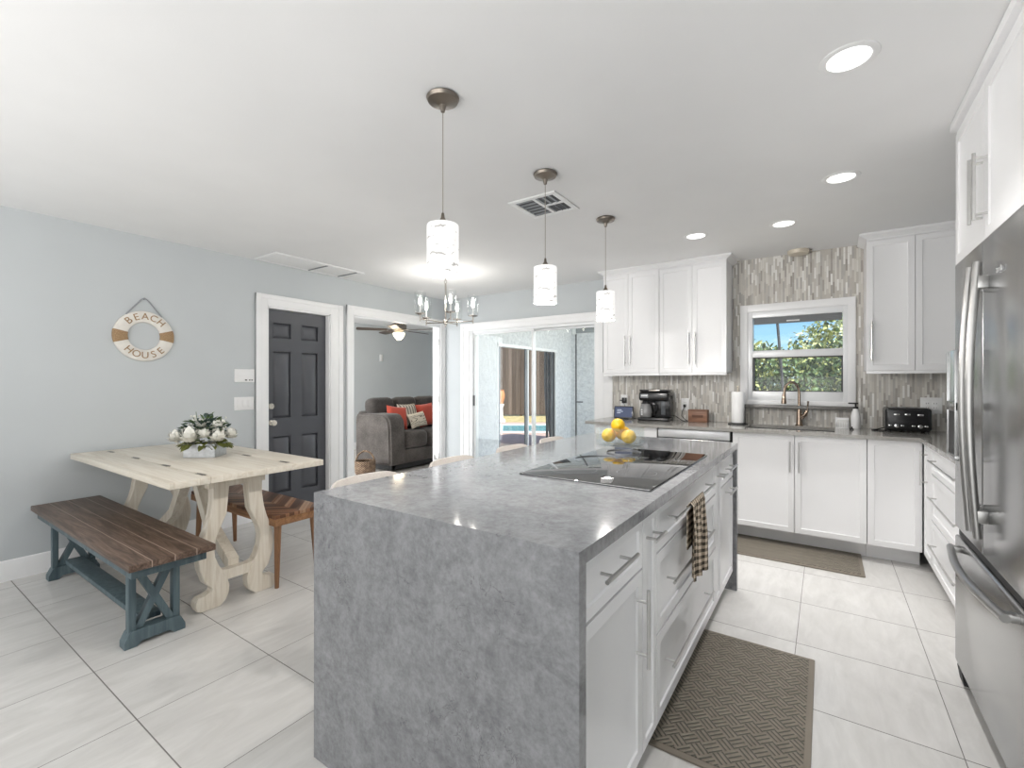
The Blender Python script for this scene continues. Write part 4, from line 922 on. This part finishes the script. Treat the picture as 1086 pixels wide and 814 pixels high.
for sx in (.60, -.60):
    for sg in (1, -1):
        pts = legR if sg > 0 else [(-y, z) for y, z in legR][::-1]
        m = MB().prism(pts, sx-.032, sx+.032, 'x'); bmesh.ops.bevel(m.bm, geom=[e for e in m.bm.edges if abs(e.verts[0].co.x-e.verts[1].co.x) < 1e-6], offset=.004, segments=1, affect='EDGES'); m.build('leg', MT['whitewash'], tb, 30)
    MB().prism([(-.10, .14), (.10, .14), (.125, .215), (.06, .198), (-.06, .198), (-.125, .215)], sx-.026, sx+.026, 'x').build('cross_rail', MT['whitewash'], tb)
    MB().box(sx-.03, sx+.03, -.16, .16, TZ-.11, TZ-.0765, .003).build('top_rail', MT['whitewash'], tb)
    s = 1 if sx > 0 else -1
    MB().prism([(sx-s*.03, .16), (sx-s*.03, .235), (s*.30, .40), (s*.08, TZ-.08), (s*.01, TZ-.08), (s*.25, .36)], -.03, .03, 'y').build('brace', MT['whitewash'], tb)
# dark bench
bn = thing('dining_bench', 'dark plank bench on blue-grey trestle base', 'bench', (-3.465, .922, 0))
MB().box(-.90, .90, -.178, .178, .443, .475, .004).build('seat', MT['darkwood'], bn)
MB().box(-.85, .85, -.155, -.13, .395, .4425, .002).box(-.85, .85, .13, .155, .395, .4425, .002).box(-.85, -.825, -.13, .13, .395, .4425, .002).box(.825, .85, -.13, .13, .395, .4425, .002).build('apron', MT['bluewood'], bn)
for sx in (.635, -.745):
    e = MB(); w = .022
    e.box(sx-w, sx+w, -.108, -.078, .065, .395, .002).box(sx-w, sx+w, .078, .108, .065, .395, .002).box(sx-w, sx+w, -.108, .108, .362, .396, .002)
    e.prism([(-.128, 0), (-.128, .03), (-.11, .068), (-.10, .078), (.10, .078), (.11, .068), (.128, .03), (.128, 0), (.08, 0), (.06, .02), (-.06, .02), (-.08, 0)], sx-.035, sx+.035, 'x')
    e.build('trestle', MT['bluewood'], bn)
    for s in (1, -1): MB().prism([(s*.085, .08), (s*.05, .08), (-s*.085, .36), (-s*.05, .36)], sx-.018+(.001 if s > 0 else 0), sx+.018+(.001 if s > 0 else 0), 'x').build('cross_brace', MT['bluewood'], bn)
MB().box(-.735, .595, -.045, .045, .082, .112, .003).build('stretcher', MT['bluewood'], bn)
# chevron bench behind the table
cb = thing('chevron_bench', 'brown bench with chevron inlaid seat behind the dining table', 'bench', (-3.43, 1.715, 0))
MB().box(-.59, .60, -.165, .165, .44, .462, .002).build('seat', MT['chevron'], cb)
MB().box(-.592, .602, -.168, -.15, .395, .4395, .003).box(-.592, .602, .15, .168, .395, .4395, .003).box(-.592, -.574, -.15, .15, .395, .4395, .003).box(.584, .602, -.15, .15, .395, .4395, .003).build('apron', MT['walnut'], cb)
for sx in (-.54, .55):
    for sy in (-.12, .12): MB().tube([(sx, sy, .44), (sx+(.02 if sx > 0 else -.02), sy*1.15, 0)], [.024, .013], 12).build('leg', MT['walnut_z'], cb)
# flower arrangement
fl = thing('flower_arrangement', 'white flowers and greenery in a metal box on dining table', 'flowers', (-3.48, 1.425, TZ+.0005), math.radians(38))
m = MB(); w, d, h, t_ = .10, .072, .09, .004
m.box(-w, w, -d, d, 0, t_, .001).box(-w, w, -d, -d+t_, t_, h).box(-w, w, d-t_, d, t_, h).box(-w, -w+t_, -d+t_, d-t_, t_, h).box(w-t_, w, -d+t_, d-t_, t_, h); m.build('metal_box', MT['galv'], fl)
MB().box(-w+.005, w-.005, -d+.005, d-.005, .005, .07).build('foam', MT['leafd'], fl)
def foliage(mat_, n, spread, zr, Lr, wr, seed, low=False):
    rnd = random.Random(seed); m = MB()
    for k in range(n):
        a_ = rnd.uniform(0, 2*PI); rr = math.sqrt(rnd.random()); x, y = math.cos(a_)*rr*spread[0], math.sin(a_)*rr*spread[1]
        z = .085+zr[0]+(zr[1]-zr[0])*rnd.random()*(1-.55*rr*rr)
        dr_ = (math.cos(a_)*(.5+rr), math.sin(a_)*(.5+rr), rnd.uniform(-.5, .3) if low else rnd.uniform(.1, 1.4))
        m.leaf((x, y, z), dr_, (rnd.uniform(-.4, .4), rnd.uniform(-.4, .4), 1), rnd.uniform(*Lr), rnd.uniform(*wr), .5)
    return m
foliage(MT['leafd'], 95, (.125, .105), (.03, .19), (.04, .065), (.025, .04), 3).build('eucalyptus', MT['leafd'], fl, flat=True)['kind'] = 'stuff'
foliage(MT['leaf'], 110, (.125, .105), (.02, .18), (.035, .06), (.015, .028), 4).build('greenery', MT['leaf'], fl, flat=True)['kind'] = 'stuff'
foliage(MT['leafo'], 64, (.12, .095), (-.01, .02), (.055, .09), (.03, .045), 5, True).build('olive_leaves', MT['leafo'], fl, flat=True)['kind'] = 'stuff'
def bloom(c, r, seed):
    rnd = random.Random(seed); m = MB(); m.ball(c, r*.5, 12, 8); N_ = 64
    for k in range(N_):
        z = 1-1.75*(k+.5)/N_; q = math.sqrt(max(0, 1-z*z)); a_ = k*2.39996+rnd.uniform(-.3, .3); d_ = Vector((q*math.cos(a_), q*math.sin(a_), z))
        tg = Vector((0, 0, 1))-d_*z; tg = tg.normalized() if tg.length > .05 else Vector((math.cos(a_), math.sin(a_), 0))
        m.leaf(Vector(c)+d_*r*.55-tg*r*.28, tg+d_*rnd.uniform(.25, .8)+Vector((rnd.uniform(-.3, .3), rnd.uniform(-.3, .3), 0)), d_, r*rnd.uniform(.55, .75), r*rnd.uniform(.5, .7), -.5)
    return m
for i, (c, r) in enumerate((((-.03, -.115, .145), .066), ((.12, -.07, .14), .055), ((.055, -.105, .16), .042), ((-.13, -.10, .14), .05), ((.155, .02, .145), .048), ((-.02, .0, .215), .04), ((.09, -.02, .205), .042), ((-.16, -.02, .13), .045), ((.04, .08, .21), .04))): bloom(c, r, i).build('bloom', MT['petal'], fl, 60)
for i, (x, y, zt) in enumerate(((-.06, .0, .30), (-.09, .02, .27), (.09, .03, .26), (.12, .0, .24), (.05, .0, .25), (-.17, -.04, .16))):
    m = MB(); m.tube([(x*.6, y, .09), (x, y, zt)], .002, 5); rnd = random.Random(i)
    m.mi = 1
    for k in range(7): m.ball((x+rnd.uniform(-.02, .02), y+rnd.uniform(-.02, .02), zt-rnd.random()*.07), rnd.uniform(.006, .011), 8, 6)
    m.build('sprig', [MT['leaf'], MT['petal']], fl)

# ------------------------------------------------------------------ living room
sf = thing('sofa', 'charcoal grey sofa seen through the open doorway', 'sofa', (-5.5, 5.225, 0))
MB().box(-.34, .38, -.73, .73, .10, .30, .02).build('base', MT['sofa'], sf)
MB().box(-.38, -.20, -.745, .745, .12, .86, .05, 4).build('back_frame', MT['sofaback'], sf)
for s in (-1, 1):
    m = MB().prism([(-.385, .14), (-.34, .10), (.385, .10), (.40, .13), (.385, .60), (.36, .74), (.30, .81), (.22, .83), (-.33, .83), (-.375, .80), (-.39, .70)], s*.62-.155, s*.62+.155, 'y')
    bmesh.ops.bevel(m.bm, geom=[e for e in m.bm.edges if abs(e.verts[0].co.y-e.verts[1].co.y) < 1e-6], offset=.03, segments=3, affect='EDGES'); m.build('arm', MT['sofa'], sf, 50)
for s in (0, 1): MB().pad(-.22, .40, -.46+.46*s, 0+.46*s, .30, .56, .3, 8).build('seat_cushion', MT['sofa'], sf)
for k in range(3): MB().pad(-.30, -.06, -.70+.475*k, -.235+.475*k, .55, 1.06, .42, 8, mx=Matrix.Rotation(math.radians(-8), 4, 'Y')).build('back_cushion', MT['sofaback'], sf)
MB().box(-.32, .36, -.70, .70, .03, .10).build('plinth', MT['blackm'], sf)
for sx in (-.32, .32):
    for sy in (-.69, .69): MB().box(sx-.04, sx+.04, sy-.04, sy+.04, 0, .1, .004).build('foot', MT['blackm'], sf)
def throw(label, mat_, y, x, z, w, h, lean=16, turn=90, roll=0, th=.13):
    o = MB().pillow(w, h, th, Matrix.Identity(4)).build('throw_pillow', mat_, None, 60)
    o.location = (x, y, z); o.rotation_euler = (math.radians(-lean), math.radians(roll), math.radians(turn)); return tag(o, label, 'pillow', 'throw pillows on the sofa')
throw('coral red throw pillow at the left end of sofa', MT['red'], 4.86, -5.42, .755, .36, .36, 18, 82, 8)
throw('striped throw pillow between the beige and red pillows', MT['stripe'], 5.13, -5.47, .77, .38, .38, 16, 90, 0)
throw('small beige pillow with dark script in front of striped one', MT['script'], 5.20, -5.33, .70, .37, .24, 20, 94, -6, .11)
throw('coral red throw pillow right of the striped pillow', MT['red'], 5.50, -5.44, .76, .38, .38, 16, 88, -4)
bk = thing('wicker_basket', 'brown wicker basket with handle on the living room floor', 'basket', (-5.28, 4.16, 0), .5)
MB().lathe([(0, .0), (.11, 0), (.135, .05), (.14, .13), (.135, .20), (.125, .20), (.13, .13), (.12, .05), (.0, .02)], seg=28).build('body', MT['wicker'], bk)
MB().tube([(.13*math.cos(a_), 0, .19+.15*math.sin(a_)) for a_ in [PI*k/14 for k in range(15)]], .013, 8).build('handle', MT['wicker'], bk)
MB().tube([(.13*math.cos(a_), .13*math.sin(a_), .20) for a_ in [2*PI*k/28 for k in range(28)]], .012, 8, True).build('rim', MT['wicker'], bk)
cfn = thing('ceiling_fan', 'bronze ceiling fan with lit bowl in the living room', 'ceiling fan', (-6.0, 5.42, CH))
MB().lathe([(0, -.0005), (.07, -.0005), (.06, -.04), (.02, -.06), (.014, -.06), (.014, -.13), (0, -.13)]).build('downrod', MT['bronze'], cfn)
MB().lathe([(0, -.12), (.04, -.125), (.10, -.15), (.13, -.18), (.13, -.245), (.10, -.27), (.06, -.28), (.05, -.302), (0, -.302)], seg=28).build('motor', MT['bronze'], cfn)
MB().lathe([(.09, -.302), (.10, -.31), (.095, -.35), (.07, -.39), (.03, -.425), (0, -.43), (0, -.302)], seg=28).build('light_bowl', MT['fanglow'], cfn)
for k in range(5):
    a_ = 2*PI*k/5+.35; mx = Matrix.Rotation(a_, 4, 'Z') @ Matrix.Translation((0, 0, -.262)) @ Matrix.Rotation(math.radians(11), 4, 'X')
    b_ = MB().prism([(.2, -.05), (.3, -.06), (.66, -.07), (.69, -.05), (.69, .05), (.66, .07), (.3, .06), (.2, .05)], -.004, .004, 'z', mx).build('blade', MT['fanblade'], cfn)
    MB().box(.08, .24, -.018, .018, -.002, .008, .002, mx=mx).build('blade_iron', MT['bronze'], b_)
lamp('fan_bulb', 'POINT', (0, 0, -.48), 8, color=(1, .85, .62), parent=cfn, shadow_soft_size=.08)
wp = thing('wall_plate', 'small white plate high on the living room wall', 'wall plate', (-7.5, 6.30, 1.79), R90)
MB().box(-.04, .04, -.008, 0, -.07, .07, .003).build('plate', MT['white'], wp); MB().box(-.012, .012, -.014, -.008, -.03, .0, .002).build('knob', MT['white'], wp)

# ------------------------------------------------------------------ lanai and garden
struct(MB().box(LX-.12, -1.9, BY+.12, 8.85, -.1, -.01).build('floor_lanai', MT['greyf']))
m = MB(); P0, P1, PZ = 6.08, 8.08, 1.935
m.box(LX-.12, LX, BY+.12, P0, -.05, 2.5).box(LX-.12, LX, P0, P1, PZ, 2.5).box(LX-.12, LX, P1, 8.85, -.05, 2.5); struct(m.build('wall_lanai_left', MT['stucco']))
struct(MB().box(LX, -1.9, 8.72, 8.85, -.05, 2.5).build('wall_lanai_end', MT['stucco']))
struct(MB().box(LX-.14, -1.9, BY+.12, 8.9, 2.5, 2.6).build('ceiling_lanai', MT['ceil']))
ld = struct(bpy.data.objects.new('door_3', None)); C.objects.link(ld)
MB().box(LX-.10, LX+.012, P0, P0+.03, 0, PZ, .003).box(LX-.10, LX+.012, P0, P1, PZ-.05, PZ, .003).box(LX-.10, LX-.0, P1-.02, P1, 0, PZ, .003).build('door_frame', MT['alu'], ld)
for k in range(3): MB().box(LX-.09+.03*k, LX-.07+.03*k, P1-.26+.08*k, P1-.20+.08*k, .02, PZ-.05, .002).build('dark_panel_stile', MT['dkframe'], ld)
MB().box(LX-.05, LX-.02, 6.98, 7.04, .02, PZ-.05, .002).build('panel_stile', MT['greymid'], ld); MB().box(LX-.05, LX-.02, 7.05, 7.09, .02, PZ-.05, .002).build('panel_stile', MT['alu'], ld)
# garden ground, pool
struct(MB().box(-30, LX-.12, 8.85, 40, -.12, -.06).box(-30, -7.62, -4, 8.85, -.12, -.06).box(LX-.12, 14, 8.85, 40, -.12, -.06).box(-7.62, LX-.12, 6.06, 8.85, -.16, -.06).box(-1.9, 14, BY+.12, 8.85, -.12, -.06).build('ground_garden', MT['ground']))
GY = YAW
def gpt(u, d):
    """ground point at lateral slope u and depth d seen along the garden axis"""
    return (math.cos(YAW)*u*d-math.sin(YAW)*d, math.sin(YAW)*u*d+math.cos(YAW)*d)
px_, py_ = gpt(.03, 13.2)
struct(MB().box(-4.0, 4.0, -3.9, 2.2, -.055, -.04, mx=Matrix.Translation((px_, py_, 0)) @ Matrix.Rotation(GY, 4, 'Z')).build('ground_deck', MT['deck']))
pool = thing('swimming_pool', 'turquoise swimming pool beyond the glass door', 'pool', (px_, py_, -.04), GY)
MB().box(-3.4, 3.4, -.85, 1.05, .0005, .012).build('water', MT['water'], pool)
MB().box(-3.6, 3.6, 1.05, 1.3, .0005, .03, .004).box(-3.6, 3.6, -1.05, -.85, .0005, .03, .004).build('coping', P('pale_coping', (.72, .72, .70), .7), pool)
fx, fy = gpt(.06, 18.5)
fe = thing('board_fence', 'tall dark brown board fence behind the pool', 'fence', (fx, fy, -.06), GY)
for k in range(7): MB().box(-6+1.75*k, -6+1.75*k+1.73, 0, .03, .05, 4.3).build('board_panel', MT['fence'], fe)
for k in range(8): MB().box(-6.06+1.75*k, -5.94+1.75*k, .035, .13, 0, 4.4, .01).build('post', MT['bark'], fe)
def leafy(name, label, cat, mats, loc, size, n, Lr, seed, trunk=True, group=None, up=.2):
    rnd = random.Random(seed); t = thing(name, label, cat, loc, 0, group); m = MB()
    for k in range(n):
        m.mi = rnd.randrange(len(mats)); a_ = rnd.uniform(0, 2*PI); c = rnd.uniform(-1, 1); s = math.sqrt(1-c*c); rr = rnd.random()**.4
        p = (math.cos(a_)*s*rr*size[0], math.sin(a_)*s*rr*size[1], size[3]+c*rr*size[2]); L = rnd.uniform(*Lr)
        m.leaf(p, (rnd.uniform(-1, 1), rnd.uniform(-1, 1), rnd.uniform(-1, 1)+up), (rnd.uniform(-1, 1), rnd.uniform(-1, 1), 1), L, L*.5, .4)
    m.build('foliage', mats, t, flat=True)
    if trunk: MB().tube([(0, 0, 0), (.05, .02, size[3]*.6), (0, 0, size[3])], [.09, .07, .04], 8).build('trunk', MT['bark'], t)
    return t
x_ = gpt(-.0255, 15.6)
pt = thing('terracotta_planter', 'orange terracotta urn on white pedestal beyond the pool', 'planter', (x_[0], x_[1], -.06))
MB().lathe([(0, 0), (.18, 0), (.18, .08), (.10, .14), (.09, .5), (.13, .58), (.13, .62), (0, .62)]).build('pedestal', MT['trim'], pt)
MB().lathe([(0, .62), (.09, .62), (.15, .80), (.16, .95), (.12, 1.06), (.15, 1.10), (.12, 1.10), (.10, 1.05), (0, 1.0)]).build('urn', MT['terra'], pt)
ux, uy = gpt(.092, 9.6)
um = thing('patio_umbrella', 'folded grey patio umbrella leaning beyond the glass door', 'umbrella', (ux, uy, -.06), GY)
mx = Matrix.Rotation(math.radians(-5), 4, 'Y')
MB().lathe([(0, .03), (.09, .3), (.13, .6), (.11, 1.2), (.05, 1.9), (.02, 2.2), (0, 2.22)], seg=12, mx=mx).build('canopy', MT['greyf'], um); MB().lathe([(0, 0), (.2, 0), (.2, .05), (.03, .08), (.02, .3), (0, .3)]).build('base', MT['dkframe'], um)
# outside the kitchen window
hd_ = thing('hedge', 'long green leafy hedge outside the kitchen window', 'hedge', (-.1, 8.4, -.06)); m = MB(); rnd = random.Random(20)
for k in range(9500):
    m.mi = rnd.choice((0, 0, 1, 2, 3)); L = rnd.uniform(.05, .11); x, z = rnd.uniform(-1.65, 1.9), rnd.uniform(.25, 1.86)
    y = -.32+.16*math.sin(x*5+1.3*z)*math.sin(z*4+x)+rnd.random()**2*.5
    m.leaf((x, y, z+.06*math.sin(x*7)), (rnd.uniform(-1, 1), rnd.uniform(-1, .3), rnd.uniform(-1, 1)), (rnd.uniform(-1, 1), -1, rnd.uniform(-.3, 1)), L, L*.5, .4)
m.build('foliage', [MT['hedge'], MT['leaf'], MT['palm'], MT['hedged']], hd_, flat=True)
for k in range(6): MB().tube([(-1.4+.6*k, .25, 0), (-1.38+.6*k, .22, .6), (-1.42+.6*k, .24, 1.5)], [.03, .025, .012], 6).build('stem', MT['bark'], hd_)
leafy('palm_tree', 'sunlit yellow-green tree in the upper right window pane', 'tree', [MT['palm'], MT['palm'], MT['palmb'], MT['leaf']], (.62, 11.6, -.06), (1.35, .8, 1.0, 1.85), 7500, (.05, .14), 41, True, None, -.2)
leafy('garden_shrub', 'pale shrub tops behind the hedge, at the window left', 'bush', [MT['palm'], MT['palmb'], MT['hedge']], (-1.62, 11.4, -.06), (.88, .7, .72, 1.6), 1200, (.08, .2), 42, True)
po = thing('utility_pole', 'thin dark leaning pole outside the kitchen window', 'pole', (-.44, 7.0, -.06))
MB().tube([(0, 0, 0), (-.022, 0, 1.3), (-.085, 0, 2.16), (-.10, 0, 2.4)], .017, 8).build('shaft', MT['dkframe'], po); MB().lathe([(0, 0), (.05, 0), (.05, .02), (.02, .04), (0, .04)]).build('base_plate', MT['dkframe'], po)
